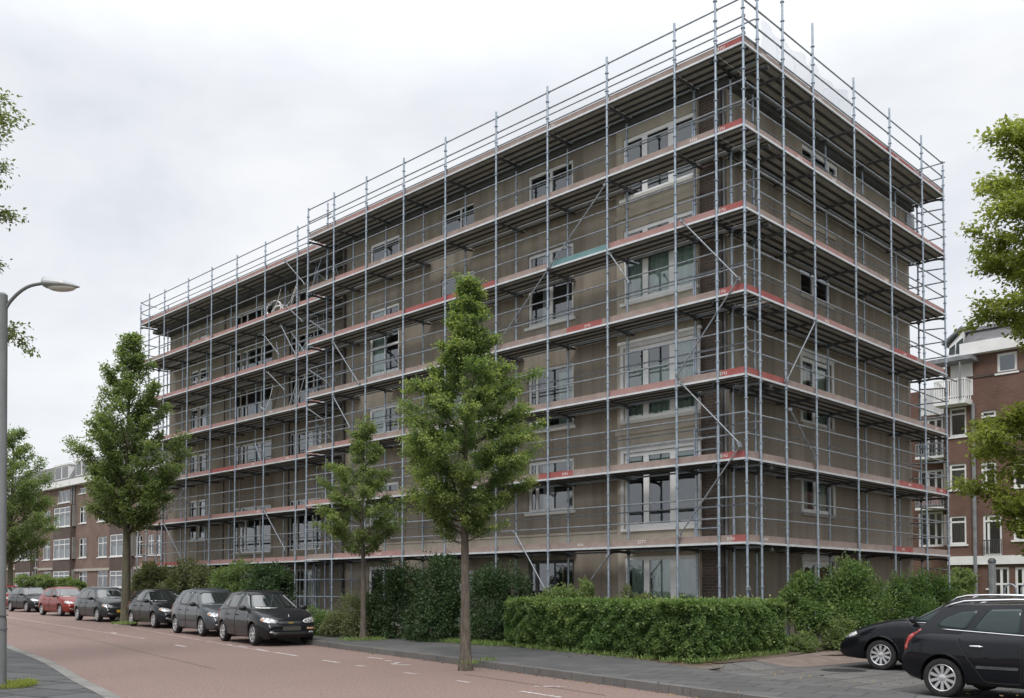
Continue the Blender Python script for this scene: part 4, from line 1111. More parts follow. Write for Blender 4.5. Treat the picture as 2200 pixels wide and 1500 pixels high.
tree('street_tree', 'small thin loose-crowned tree behind the first parked car beside the round shrub', g, 6.1, 2.6,
     [(0, .5), (.15, .95), (.35, 1.12), (.55, 1.0), (.75, .62), (1, .15)], 38, 26000, .072, 8, .085, 'leaf_mid', up=.7, twigs=6, spread=.10, tip_fresh_lit=.7, low_limbs=((2.7, 3.0, 1.2), (3.2, 2.7, 1.25), (2.9, .1, 1.0)), group='trees along the kerb')
g = Vector((-15.85, 39.5, .12))
tree('street_tree', 'tall full mid green tree growing between two parked dark cars', g, 12.1, 4.1,
     [(0, .8), (.1, 1.5), (.25, 1.95), (.42, 2.0), (.6, 1.55), (.78, .95), (.9, .55), (1, .2)], 80, 46000, .125, 15, .20, 'leaf_mid', 'bark_green', up=.85, twigs=8, spread=.15, tip_fresh_lit=.45, limb_r=.3, group='trees along the kerb')
d = ray(22, 1268); g = Vector((-36.0, 69.0, gz(0, 69)))
tree('street_tree', 'dark trunked tree at the far end of the street before the terraced houses', g, 12.9, 3.6,
     [(0, 1.2), (.15, 2.6), (.4, 3.1), (.65, 2.5), (.85, 1.5), (1, .4)], 64, 32000, .17, 22, .22, 'leaf_mid', 'bark_green', up=.8, twigs=7, spread=.2, tip_fresh_lit=.35, group='trees along the kerb')
# tree on the near pavement, only its branch ends reach into the picture at the left
tree('street_tree', 'dull green tree whose branch ends hang in from the left beside the street lamp', Vector((-11.8, 17.6, .05)), 11.7, 5.2,
     [(0, 1.9), (.2, 2.4), (.45, 2.25), (.7, 2.4), (.9, 2.1), (1, .5)], 100, 60000, .085, 31, .17, 'leaf_dull', up=.35, twigs=7, spread=.10, tip_fresh_lit=.35, group='trees along the kerb')
# large tree at the right edge
tree('street_tree', 'large yellow-green tree reaching in from the right above the parked estate cars', Vector((12.85, 20.4, .05)), 12.5, 2.0,
     [(0, 1.3), (.10, 2.2), (.24, 2.75), (.36, 2.2), (.44, 1.7), (.55, 2.5), (.7, 2.85), (.85, 2.4), (1, .7)], 130, 170000, .11, 44, .2, 'leaf_yellow', up=.35, twigs=8, spread=.12, tip_fresh_lit=.6, group='trees along the kerb')

def shrub(name, label, clumps, n_leaf, lsize, mat, seed, cat='shrub', group=None, stems=7, fresh=.4, core=.78):
    """clumps: list of (x, y, z, rx, ry, rz) lobes, foliage gathered near their surface and thinning inwards"""
    rg = np.random.default_rng(seed); rr = random.Random(seed)
    cx, cy = sum(c[0] for c in clumps) / len(clumps), sum(c[1] for c in clumps) / len(clumps)
    base = Vector((cx, cy, gz(cx, cy) + .1)); root = thing(name, label, cat, base, group)
    mb = MB()
    for c in clumps:
        for k in range(max(2, stems // len(clumps) + 1)):
            e = Vector((c[0] + rr.uniform(-.6, .6) * c[3], c[1] + rr.uniform(-.6, .6) * c[4], c[2] + c[5] * rr.uniform(-.1, .75)))
            b = Vector((cx + (c[0] - cx) * .55 + rr.uniform(-.2, .2), cy + (c[1] - cy) * .55 + rr.uniform(-.2, .2), base.z - .05))
            mb.tube([b, b.lerp(e, .5) + Vector((rr.uniform(-.1, .1), rr.uniform(-.1, .1), .1)), e], [.022, .014, .004], 5, cap=False)
    mb.build('stems', 'bark', root, True)
    w = np.array([c[3] * c[4] + c[3] * c[5] + c[4] * c[5] for c in clumps]); w = w / w.sum()
    Cs, Ds, Ss, Ns = [], [], [], []
    for c, f in zip(clumps, w):
        m = int(n_leaf * f)
        d = rg.normal(size=(m, 3)); d /= np.linalg.norm(d, axis=1, keepdims=True)
        # twig clusters on the lobe
        kc = max(12, m // 45); t = rg.normal(size=(kc, 3)); t /= np.linalg.norm(t, axis=1, keepdims=True)
        tr = 1 + rg.normal(scale=.13, size=(kc, 1))
        idx = rg.integers(0, kc, m)
        d = t[idx] * .85 + d * .24 * 1.0
        rr_ = np.where(rg.random((m, 1)) < .72, rg.normal(.98, .07, (m, 1)), rg.uniform(.45, .95, (m, 1)))
        p = d * rr_ * tr[idx] * np.array([c[3], c[4], c[5]]) + np.array(c[:3])
        ok = p[:, 2] > base.z + .02
        Cs.append(p[ok]); Ds.append((d + rg.normal(scale=.6, size=(m, 3)) + np.array([0, 0, .1]))[ok]); Ns.append((d + np.array([0, 0, .6]))[ok])
        Ss.append((fresh * np.clip((rr_[:, 0] * tr[idx][:, 0] - .85) * 3, 0, 1) * (rg.random(kc)[idx] * .8 + .2))[ok])
    leaves_obj('foliage', np.concatenate(Cs), np.concatenate(Ds), lsize, np.concatenate(Ss), mat, root, rg, .6, np.concatenate(Ns))
    return root

def at(u, Y): return (u - 1100) / F * Y
def lobe(u, v, Y, ru, rv, ry=None):
    """a lobe centred where pixel (u, v) lies at distance Y, radii given in photograph pixels"""
    k = Y / F; d = ray(u, v); t = Y / d[1]
    return (d[0] * t, Y, EYE + d[2] * t, ru * k, ry or max(ru * k * .9, .45), rv * k)
GS = 'shrubs along the foot of the building'
shrub('shrub', 'dark green tall shrub right of the round one and nearest the small tree', [lobe(845, 1305, 28.0, 45, 90), lobe(800, 1335, 28.4, 30, 55), lobe(875, 1255, 28.4, 40, 48), lobe(900, 1340, 27.2, 35, 50)], 15000, .075, 'leaf_dark', 51, group=GS)
shrub('shrub', 'tallest dark green shrub left of the bright tree trunk', [lobe(945, 1290, 27.0, 52, 85), lobe(960, 1235, 27.6, 38, 40), lobe(930, 1350, 26.4, 48, 48), lobe(975, 1330, 26.6, 40, 65)], 17000, .075, 'leaf_dark', 52, group=GS)
shrub('shrub', 'dark green shrub between the bright tree trunk and the clipped hedge', [lobe(1055, 1300, 26.0, 50, 80), lobe(1040, 1260, 26.4, 32, 40), lobe(1100, 1270, 26.4, 45, 50), lobe(1045, 1355, 25.6, 50, 45), lobe(1110, 1340, 25.8, 48, 52)], 18000, .07, 'leaf_dark', 53, group=GS)
shrub('shrub', 'olive round low shrub beside the first parked car', [lobe(765, 1320, 28.6, 45, 48), lobe(730, 1340, 29.0, 38, 35), lobe(790, 1345, 28.4, 45, 36), lobe(715, 1352, 29.4, 26, 26)], 15000, .06, 'leaf_olive', 54, group=GS, fresh=.8)
shrub('shrub', 'low light green shrub right of the front bumper of the first parked car', [lobe(668, 1335, 30.0, 32, 28), lobe(690, 1345, 29.6, 34, 30)], 7000, .06, 'leaf_hedge', 55, group=GS, fresh=.6)
for i, (us, Y, m, lab) in enumerate(((((330, 1245, 28, 34), (310, 1255, 22, 26), (355, 1258, 28, 24)), 43.0, 'leaf_olive', 'olive shrub under the far end of the scaffold behind the dark car'),
                                ((395, 405, 0), 40, '', ''),)):
    if m: shrub('shrub', lab, [lobe(u, v, Y, a, b, 1.0) for (u, v, a, b) in us], 9000, .12, m, 60 + i, group=GS)
shrub('shrub', 'brownish green shrub behind the grey parked car', [lobe(405, 1240, 40.5, 34, 36, .9), lobe(380, 1262, 40.5, 30, 28, .9), lobe(440, 1250, 40, 30, 38, .9)], 9000, .11, 'leaf_olive', 63, group=GS, fresh=.2)
shrub('shrub', 'dark green shrub under the scaffold behind the roof of the first parked car', [lobe(520, 1245, 37, 32, 36, .9), lobe(485, 1255, 37.4, 30, 32, .9), lobe(500, 1280, 37, 40, 26, .9)], 9000, .10, 'leaf_mid', 64, group=GS, fresh=.1)
shrub('shrub', 'dark green shrub at the open scaffold bay right of the first parked car roof', [lobe(580, 1245, 35, 34, 36, .9), lobe(560, 1275, 35, 34, 30, .9), lobe(605, 1268, 34.6, 26, 36, .9)], 9000, .10, 'leaf_dark', 65, group=GS)
shrub('shrub', 'small weedy shrub growing up behind the left end of the clipped hedge', [lobe(1220, 1285, 23.6, 40, 25), lobe(1185, 1290, 23.8, 30, 22), lobe(1262, 1262, 23.9, 14, 24)], 5000, .06, 'leaf_mid', 66, group=GS, fresh=.5)
shrub('shrub', 'small plant climbing before the big ground floor window behind the hedge', [lobe(1370, 1295, 22.6, 30, 22), lobe(1348, 1288, 22.8, 14, 26)], 1600, .055, 'leaf_dull', 67, group=GS)
# loose shrubs by the parking forecourt
GP = 'shrubs beside the paved forecourt'
shrub('shrub', 'tall arching light green shrub in the middle of the forecourt edge', [lobe(1830, 1265, 24.3, 50, 58), lobe(1790, 1290, 24.2, 42, 50), lobe(1870, 1290, 24.2, 45, 48), lobe(1835, 1335, 23.8, 60, 48), lobe(1830, 1228, 24.6, 22, 26)], 20000, .07, 'leaf_hedge', 71, group=GP, fresh=.5)
shrub('shrub', 'pale green loose shrub next to the right end of the clipped hedge', [lobe(1735, 1275, 24.0, 40, 42), lobe(1705, 1300, 23.8, 26, 42), lobe(1745, 1325, 23.4, 42, 38), lobe(1722, 1252, 24.2, 18, 20)], 13000, .065, 'leaf_hedge', 72, group=GP, fresh=.65)
shrub('shrub', 'dark green shrub under the end of the gable scaffold', [lobe(1960, 1290, 25.6, 48, 52), lobe(2000, 1275, 26.0, 38, 45), lobe(1925, 1300, 25.2, 38, 55), lobe(1970, 1330, 25.0, 60, 40), lobe(2030, 1290, 26, 30, 40)], 18000, .07, 'leaf_hedge', 73, group=GP, fresh=.3)
shrub('shrub', 'low ground-hugging shrub at the brown path', [lobe(1730, 1383, 22.4, 34, 24), lobe(1712, 1390, 22.2, 18, 14)], 4200, .055, 'leaf_mid', 74, group=GP)
shrub('shrub', 'grassy shrub just left of the nose of the far parked estate', [lobe(1815, 1385, 22.6, 24, 24), lobe(1800, 1360, 22.9, 30, 36)], 5000, .06, 'leaf_mid', 75, group=GP)
shrub('shrub', 'green bush against the dark ground floor window of the red brick building', [lobe(2070, 1250, 45, 24, 24, 1.0), lobe(2050, 1262, 45, 20, 22, 1.0)], 4000, .13, 'leaf_mid', 76)
for i, (u, v, Y, ru, rv) in enumerate(((100, 1252, 78, 16, 14), (140, 1255, 80, 16, 13), (165, 1258, 78, 12, 10), (62, 1250, 84, 26, 18))):
    shrub('shrub', ['rounded front garden bush left of the red car roof', 'front garden bush between the red car and the dark car behind it', 'smallest front garden bush before the narrow terrace window', 'wide front garden bush at the foot of the far street tree'][i], [lobe(u, v, Y, ru, rv, 1.0), lobe(u + ru * .5, v + 5, Y, ru * .6, rv * .8, .8)], 2600, .2, 'leaf_mid', 80 + i, group='front garden bushes of the terrace')

# ------------------------------------------------------------------ clipped hedge, L-shaped, one thing
def hedge(label, line, w, h, n, seed):
    rg = np.random.default_rng(seed); root = thing('hedge', label, 'hedge', (*line[1], .13))
    mb = MB(); C = []; D = []; Nn = []; S = []
    off_ = offset(line, w)
    tot = 0; faces = []
    for i in range(len(line) - 1):
        a, b = Vector((*line[i], 0)), Vector((*line[i + 1], 0)); c, d = Vector((*off_[i + 1], 0)), Vector((*off_[i], 0))
        q = .16
        t = (b - a).normalized(); nn = Vector((t.y, -t.x, 0))
        A, B, Cc, Dd = a + nn * q, b + nn * q, c - nn * q, d - nn * q
        if i == 0: A += t * q; Dd += t * q
        if i == len(line) - 2: B -= t * q; Cc -= t * q
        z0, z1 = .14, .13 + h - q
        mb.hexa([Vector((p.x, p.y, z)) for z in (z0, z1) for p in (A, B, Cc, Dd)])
        up = Vector((0, 0, h))
        faces.append((a, b - a, up, -nn, 1.0)); faces.append((d, c - d, up, nn, .35)); faces.append((a + up, b - a, d - a, Vector((0, 0, 1)), 1.1))
        if i == 0: faces.append((a, d - a, up, -t, .8))
        if i == len(line) - 2: faces.append((b, c - b, up, t, 1.0))
    ar = [f[1].length * f[2].length * f[4] for f in faces]
    for f, A_ in zip(faces, ar):
        m = int(n * A_ / sum(ar)); o, e1, e2, nn = (np.array(x) for x in f[:4])
        uv = rg.random((m, 2)); L1 = f[1].length; L2 = f[2].length
        x, y = uv[:, 0] * L1, uv[:, 1] * L2
        lump = .03 * np.sin(x * 2.1 + 1) * np.cos(y * 3.3) + .03 * np.sin(x * 3.7 + 5 * np.sin(y * 2.6)) + .025 * np.sin(x * 6.3 + y * 4) + .035 * np.sin(x * 13 + 2 * np.sin(y * 9)) + .03 * np.sin(y * 17 + 3 * np.sin(x * 5))
        depth = lump * (.4 if f[3].z > .5 else 1) + np.where(rg.random(m) < .80, rg.normal(0, .028, m), -rg.random(m) * .18)
        stray = rg.random(m) < .012
        depth = np.where(stray, depth + rg.random(m) * .13, depth)
        p = o + e1 * uv[:, :1] + e2 * uv[:, 1:] + nn * depth[:, None]
        p[:, 2] += .13
        if abs(f[3].z) < .5:           # the foot of the hedge is drawn in a little
            p -= nn * (.10 * np.clip(1 - uv[:, 1] * 5, 0, 1))[:, None]
        dd = nn * .55 + rg.normal(scale=.65, size=(m, 3)) + np.array([0, 0, .25])
        C.append(p); D.append(dd); Nn.append(np.tile(nn * .8 + np.array([0, 0, .5]), (m, 1)))
        patch = .5 + .5 * np.sin(x * 1.3 + 2 * np.sin(y * 1.7)) 
        S.append(np.clip((depth + .02) * 5, 0, 1) * (.15 + .8 * patch) * rg.random(m) + stray * .4 + np.clip((uv[:, 1] - .8) * 5, 0, 1) * (.45 * rg.random(m) if abs(f[3].z) < .5 else .3 * rg.random(m)) + (.25 * rg.random(m) if f[3].z > .5 else 0))  # yellow shoots, plus a lit top and light-dark patches painted into the tint
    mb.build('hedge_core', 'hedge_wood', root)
    leaves_obj('foliage', np.concatenate(C), np.concatenate(D), .062, np.concatenate(S), 'leaf_hedge', root, rg, .6, np.concatenate(Nn))
hedge('clipped green hedge wrapping the corner of the garden below the scaffold', [(-.15, 24.6), (3.55, 18.72), (6.15, 21.75)][::1], -.95, 1.13, 95000, 91) if False else None
# the hedge line runs so that the garden lies on its left: build from the right end round the corner
hedge('clipped green hedge wrapping the corner of the garden below the scaffold', [(6.15, 21.75), (3.55, 18.72), (-.15, 24.6)], .95, 1.13, 110000, 91)

# ground cover: tufts at the tree foot, lamp foot, shrub feet and dry leaves on the pavement
def tufts(name, label_kind, spots, mat, n, h, seed, spread=.1):
    rg = np.random.default_rng(seed); C = []; D = []
    for (p, r) in spots:
        m = int(n * r * r); a = rg.random(m) * 6.283; q = np.sqrt(rg.random(m)) * r
        C.append(np.stack([p[0] + np.cos(a) * q, p[1] + np.sin(a) * q, np.full(m, p[2])], 1)); D.append(rg.normal(scale=.5, size=(m, 3)) * np.array([1, 1, .2]) + np.array([0, 0, 1.0]))
    C = np.concatenate(C); D = np.concatenate(D)
    return tag(leaves_obj(name, C, D, h, rg.random(len(C)) * .8, mat, None, rg, .12), label_kind[0], label_kind[1], None, 'stuff')
sp = [(ground_at(14, 1478, .05), .30), (ground_at(40, 1474, .05), .26), (ground_at(55, 1470, .05), .12)]
tufts('grass', ('tuft of grass and weeds at the foot of the street lamp', 'grass'), sp, 'leaf_yellow', 6000, .11, 5)
sp = [(ground_at(1012, 1427, .13), .18), (ground_at(992, 1430, .02), .15), (ground_at(1050, 1421, .13), .15), (ground_at(760, 1377, .13), .4), (ground_at(805, 1376, .13), .35), (ground_at(265, 1341, .1), .5)]
for k in range(26):
    t = k / 25; x0, y0 = -4.6 + 4.3 * t, 30.2 - 5.8 * t
    sp.append((Vector((x0 - .1, y0, .14)), .35))
for k in range(20):
    t = k / 19; sp.append((Vector((3.4 - 3.5 * t - .12, 18.6 + 5.7 * t, .14)), .22)) if k % 2 else sp.append((Vector((3.6 + 2.4 * t, 18.6 + 2.9 * t, .145)), .2))
tufts('grass', ('short weedy grass along the foot of the shrubs, hedge and trees', 'grass'), sp, 'leaf_hedge', 1500, .13, 6)
rg = np.random.default_rng(77); m = 900; t = rg.random(m); side = rg.random(m)
kx = np.interp(t, np.linspace(0, 1, len(KR[8:30])), [p[0] for p in KR[8:30]]); ky = np.interp(t, np.linspace(0, 1, len(KR[8:30])), [p[1] for p in KR[8:30]])
o_ = np.where(side < .45, rg.normal(-.08, .07, m), rg.normal(2.95, .25, m))
C = np.stack([kx + .85 * o_, ky + .53 * o_, np.where(o_ < 0, .008, .146) + 0.009 * np.clip(ky - 26, 0, 40)], 1)
D = rg.normal(size=(m, 3)) * np.array([1, 1, .12])
tag(leaves_obj('fallen_leaves', C, D, .05, rg.random(m), 'dry_leaf', None, rg, .6, np.tile(np.array([[0, 0, 1.]]), (m, 1))), 'fallen leaves lying along kerb and hedge', 'leaves', None, 'stuff')

# ------------------------------------------------------------------ street lamp
LX, LY = -7.80, 14.69
def lampP(u, v): 
    d = ray(u, v); t = LY / d[1]; return Vector((d[0] * t, LY, EYE + d[2] * t))
lamp = thing('street_lamp', 'grey steel street lamp with curved arm and flat oval head', 'street lamp', (LX, LY, .05))
top = lampP(1, 634)
mb = MB(); mb.tube([(LX, LY, .03), (LX - .012, LY, 1.1), (LX - .012, LY, 1.14), (LX - .07, LY, top.z)], [.098, .094, .084, .078], 18); mb.tube([(LX - .07, LY, top.z), (LX - .07, LY, top.z + .03)], [.078, .05], 18)
for z in (.95, 1.16): mb.tube([(LX, LY, z), (LX, LY, z + .02)], .100, 18)
mb.build('pole', 'lamp_post_steel', lamp, True, 40)
mb = MB(); pts = catmull([Vector((LX - .03, LY, lampP(8, 668).z)), lampP(22, 648), lampP(43, 627), lampP(66, 614), lampP(98, 608)], 5); mb.tube(pts, .026, 10)
mb.build('arm', 'lamp_post_steel', lamp, True, 40)
# head: flattened drop-shaped body with a shallow bowl below
A, B = lampP(90, 609), lampP(171, 615)
mb = MB(); n = 22; ringn = 20; L = (B - A).length
def headsec(f):
    w = .5 * (1 - abs(2 * f - .86) ** 2.6 / 1.6) if 0 < f < 1 else 0
    return max(0.02, .135 * min(1, (f / .10) ** .5 if f < .1 else 1) * min(1, ((1 - f) / .38) ** .62 if f > .62 else 1)), max(.008, .118 * min(1, (f / .08) ** .5 if f < .08 else 1) * min(1, ((1 - f) / .55) ** .6 if f > .45 else 1))
for i in range(n + 1):
    f = i / n; w, h = headsec(min(max(f, .004), .996)); c = A.lerp(B, f) + Vector((0, 0, -.012))
    for k in range(ringn):
        a = 2 * math.pi * k / ringn; zz = math.sin(a); mb.v.append(c + Vector((0, w * math.cos(a), h * zz * (1.0 if zz > 0 else .42))))
for i in range(n):
    for k in range(ringn):
        a = i * ringn + k; b = i * ringn + (k + 1) % ringn; mb.f.append((a, b, b + ringn, a + ringn)); mb.m.append(0)
mb.f.append(tuple(range(ringn))); mb.m.append(0); mb.f.append(tuple(n * ringn + k for k in range(ringn))); mb.m.append(0)
hd = mb.build('lamp_head', 'lamp_head_alu', lamp, True, 50)
mb = MB(); cb_ = lampP(133, 618); m2 = 10
for i in range(m2 + 1):
    ph = math.pi / 2 * i / m2
    for k in range(24):
        a = 2 * math.pi * k / 24; rx, ry = .215, .10
        mb.v.append(cb_ + Vector((rx * math.cos(a) * math.cos(ph), ry * math.sin(a) * math.cos(ph), -.062 * math.sin(ph))))
for i in range(m2):
    for k in range(24):
        a = i * 24 + k; b = i * 24 + (k + 1) % 24; mb.f.append((a, b, b + 24, a + 24)); mb.m.append(0)
mb.build('bowl', 'lamp_bowl', hd, True)
# ------------------------------------------------------------------ cars
def smooth_outline(pts, n=5):
    q = [Vector((*p, 0)) for p in pts]; k = len(q); out = []
    for i in range(k):
        a, b, c, d = q[i - 1], q[i], q[(i + 1) % k], q[(i + 2) % k]
        for j in range(n):
            t = j / n
            v = 0.5 * ((2 * b) + (c - a) * t + (2 * a - 5 * b + 4 * c - d) * t * t + (3 * b - a - 3 * c + d) * t ** 3)
            out.append((v.x, v.y))
    return out
def sub_outline(pts, n=6, rnd=.12):
    """straight-sided outline with rounded corners"""
    k = len(pts); out = []
    for i in range(k):
        p, a, b = Vector(pts[i]), Vector(pts[i - 1]), Vector(pts[(i + 1) % k])
        la = min(rnd, (a - p).length * .45); lb = min(rnd, (b - p).length * .45)
        p0 = p + (a - p).normalized() * la; p1 = p + (b - p).normalized() * lb
        for j in range(4):
            t = j / 3; out.append(tuple(p0 * (1 - t) ** 2 + p * 2 * t * (1 - t) + p1 * t * t))
        nb = Vector(pts[(i + 1) % k]); lb2 = min(rnd, (p - nb).length * .45); e = nb + (p - nb).normalized() * lb2
        for j in range(1, n): out.append(tuple(p1.lerp(e, j / n)))
    return out

class Car:
    def __init__(s, kind, dz=0.0, dh=0.0, dx=0.0):
        s.kind = kind; wag = kind == 'estate'
        s.L = 4.62 if wag else 4.12; s.W = .885 if wag else .865
        s.wx = (1.40, -1.62) if wag else (1.29, -1.27); s.wr = .300 if wag else .300
        hf = s.L / 2
        if wag:
            s.deck = [(-hf, .62), (-hf + .03, .80), (-hf + .10, .96), (-hf + .25, .985), (.8, .96), (1.0, 1.0), (1.25, .975), (1.6, .90), (1.9, .80), (2.1, .70), (2.22, .60), (hf, .50)]
            s.roof = [(-2.2, 1.26), (-1.95, 1.35), (-1.4, 1.415), (-.6, 1.44), (.1, 1.42), (.6, 1.34)]
            s.xf = (1.10, .20); s.xr = (-2.20, -1.82); s.hw = (.80, .585)
        else:
            s.deck = [(-hf, .60), (-hf + .03, .82), (-hf + .10, .97), (-hf + .25, .99), (.75, .96), (.95, .985), (1.2, .955), (1.45, .90), (1.68, .82), (1.85, .74), (1.97, .64), (hf, .52)]
            s.roof = [(-1.95, 1.30), (-1.7, 1.39), (-1.3, 1.45), (-.5, 1.50), (.05, 1.475), (.6, 1.38)]
            s.xf = (1.06, .12); s.xr = (-1.98, -1.60); s.hw = (.785, .555)
        s.root = None
        s.roof = [(x, z + dz) for x, z in s.roof]; s.deck = [(x, z + (dh if .9 < x < s.L / 2 - .15 else 0)) for x, z in s.deck]
        s.xf = (s.xf[0], s.xf[1] + dx)
    def zt(s, x): return float(np.interp(x, [p[0] for p in s.deck], [p[1] for p in s.deck]))
    def zb(s, x):
        hf = s.L / 2
        return float(np.interp(x, [-hf, -hf + .12, -hf + .5, hf - .5, hf - .1, hf], [.36, .26, .20, .19, .21, .30]))
    def w(s, x):
        hf = s.L / 2; W = s.W
        f = (abs(x) - hf * .52) / (hf * .48); f = max(0, min(1, f))
        k = .25 if x > 0 else .16
        return W * (1 - k * f ** 2.6)
    def loft(s):
        hf = s.L / 2; xs = sorted(set([-hf, -hf + .015, -hf + .05, -hf + .11, -hf + .2] + list(np.linspace(-hf + .32, hf - .32, 34)) + [hf - .2, hf - .11, hf - .05, hf - .015, hf]))
        V = []; Fc = []; n = None
        for x in xs:
            w, zb, zt = s.w(x), s.zb(x), s.zt(x); h = zt - zb
            half = [(0, zb), (.55 * w, zb), (.88 * w, zb + .01), (.955 * w, zb + .05 * h / .7), (.975 * w, zb + .18 * h), (.992 * w, zb + .36 * h), (1.0 * w, zb + .52 * h), (.995 * w, zb + .68 * h), (.975 * w, zb + .82 * h), (.945 * w, zb + .93 * h), (.90 * w, zb + .985 * h), (.80 * w, zt + .012), (.45 * w, zt + .035 * min(1, h / .7)), (0, zt + .045 * min(1, h / .7))]
            ring = half + [(-y, z) for y, z in half[-2:0:-1]]
            n = len(ring); V += [Vector((x, y, z)) for y, z in ring]
        for i in range(len(xs) - 1):
            for k in range(n):
                Fc.append((i * n + k, i * n + (k + 1) % n, (i + 1) * n + (k + 1) % n, (i + 1) * n + k))
        Fc.append(tuple(range(n))[::-1]); e = (len(xs) - 1) * n; Fc.append(tuple(e + k for k in range(n)))
        return V, Fc
    def house(s):
        """greenhouse: horizontal loops from the belt to the roof"""
        V = []; Fc = []; levels = [0, .12, .3, .5, .7, .84, .93, .98]
        rz = lambda x: float(np.interp(x, [p[0] for p in s.roof], [p[1] for p in s.roof]))
        nf, ns = 9, 14; base = .90
        def loop(sv, shrink=1.0, dz=0.0):
            e = sv ** 1.15; out = []
            xf = s.xf[0] + (s.xf[1] - s.xf[0]) * sv ** .95; xr = s.xr[0] + (s.xr[1] - s.xr[0]) * sv ** 1.2; hw = s.hw[0] + (s.hw[1] - s.hw[0]) * e
            def z(x):
                return base + (rz(max(min(x, s.xf[1] + .05), s.roof[0][0])) - base) * (sv ** .92 if sv < 1 else 1) + dz
            cx = (xf + xr) / 2
            pts = []
            for i in range(nf + 1): q = -1 + 2 * i / nf; pts.append((xf - .17 * abs(q) ** 2.4, q * hw * (1 - .03 * abs(q) ** 6)))
            for i in range(1, ns): f = i / ns; pts.append((xf - .17 + (xr + .10 - xf + .17) * f, hw * (.97 + .045 * math.sin(math.pi * f) ** .8)))
            for i in range(nf + 1): q = 1 - 2 * i / nf; pts.append((xr + .10 * abs(q) ** 2.4, q * hw * (1 - .03 * abs(q) ** 6)))
            for i in range(1, ns): f = 1 - i / ns; pts.append((xf - .17 + (xr + .10 - xf + .17) * f, -hw * (.97 + .045 * math.sin(math.pi * f) ** .8)))
            return [Vector((cx + (x - cx) * shrink, y * shrink, z(cx + (x - cx) * shrink))) for x, y in pts]
        loops = [loop(l) for l in levels] + [loop(1.0, .93, .004), loop(1.0, .8, .018), loop(1.0, .5, .032), loop(1.0, .2, .036)]
        n = len(loops[0])
        for l in loops: V += l
        for i in range(len(loops) - 1):
            for k in range(n): Fc.append((i * n + k, i * n + (k + 1) % n, (i + 1) * n + (k + 1) % n, (i + 1) * n + k))
        e = (len(loops) - 1) * n; Fc.append(tuple(e + k for k in range(n)))
        return V, Fc
    def decal(s, mb, outline, view, off=.004, rings=5, mi=0, thick=.012):
        """a panel following the car's surface inside a 2D outline"""
        out = [Vector(p) for p in outline]; c = sum(out, Vector((0, 0))) / len(out)
        def shoot(p):
            if view in ('L', 'R'):
                sg = 1 if view == 'L' else -1; o = Vector((p.x, 2 * sg, p.y)); d = Vector((0, -sg, 0))
            elif view in ('F', 'B'):
                sg = 1 if view == 'F' else -1; o = Vector((3.5 * sg, p.x, p.y)); d = Vector((-sg, 0, 0))
            else:       # diagonal views of a corner: FL, FR, BL, BR, the coordinate runs across the view
                sx = 1 if view[0] == 'F' else -1; sy = 1 if view[1] == 'L' else -1
                d = Vector((-sx * .80, -sy * .60, 0)); e = Vector((sx * .60, -sy * .80, 0))
                o = Vector((0, 0, p.y)) - d * 4 + e * p.x
            h = s.bvh.ray_cast(o, d)
            if h[0] is None: return None, None
            return h[0], h[1] if h[1].dot(d) < 0 else -h[1]
        n = len(out); ids = []
        k0 = len(mb.v)
        pc, nc = shoot(c)
        if pc is None: return
        last = pc
        mb.v.append(pc + nc * off)
        for r in range(1, rings + 1):
            for p in out:
                q = c.lerp(p, r / rings); h, nn = shoot(q)
                if h is None: h, nn = last, nc
                last = h; mb.v.append(h + nn * off)
        for p in out:
            h, nn = shoot(p)
            if h is None: h, nn = last, nc
            mb.v.append(h - nn * thick)
        for k in range(n): mb.f.append((k0, k0 + 1 + k, k0 + 1 + (k + 1) % n)); mb.m.append(mi)
        for r in range(rings):
            for k in range(n):
                a = k0 + 1 + r * n + k; b = k0 + 1 + r * n + (k + 1) % n
                mb.f.append((a, a + n, b + n, b)); mb.m.append(mi)
    def outline(s, pts, vw, parent):
        # the dark shut line round a door
        sg = 1 if vw == 'L' else -1; run = []
        for p in sub_outline(pts, 9, .05):
            h = s.bvh.ray_cast(Vector((p[0], 2 * sg, p[1])), Vector((0, -sg, 0)))
            if h[0]: run.append(h[0] + Vector((0, sg * .003, 0)))
        if len(run) > 4:
            mb = MB(); mb.tube(run + run[:1], .0065, 5, cap=False); mb.build('shut_line', 'black_plastic', parent)
    def build(s, name, label, group, paint_, loc, ang, plate='plate_dark', emblem=False, detail=2, amber=False, size=1.0):
        root = thing(name, label, 'car', (0, 0, 0), group); s.root = root
        V, Fc = s.loft(); V2, F2 = s.house()
        k = len(V)
        s.bvh = BVHTree.FromPolygons(V + V2, Fc + [tuple(i + k for i in f) for f in F2])
        # lower body with wheel arches cut out
        def mk(nm, v, f):
            me = bpy.data.meshes.new(nm); me.from_pydata(v, [], f); me.update()
            bm = bmesh.new(); bm.from_mesh(me); bmesh.ops.recalc_face_normals(bm, faces=bm.faces); bm.to_mesh(me); bm.free()
            o = bpy.data.objects.new(nm, me); col.objects.link(o); return o
        bo = mk('body', V, Fc); cuts = []
        ra = s.wr + .055
        for x in s.wx:
            for sy in (1, -1):
                m2 = MB(); m2.lathe([(0.001, .42 * sy), (ra, .42 * sy), (ra, 1.2 * sy), (.001, 1.2 * sy)], (x, 0, s.wr + .01), 'y', 32)
                c = mk('cut', m2.v, m2.f); bmm = bmesh.new(); bmm.from_mesh(c.data); bmesh.ops.remove_doubles(bmm, verts=bmm.verts, dist=.002); bmesh.ops.recalc_face_normals(bmm, faces=bmm.faces); bmm.to_mesh(c.data); bmm.free(); cuts.append(c)
        for c in cuts:
            md = bo.modifiers.new('b', 'BOOLEAN'); md.operation = 'DIFFERENCE'; md.object = c; md.solver = 'EXACT'
        bpy.context.view_layer.update()
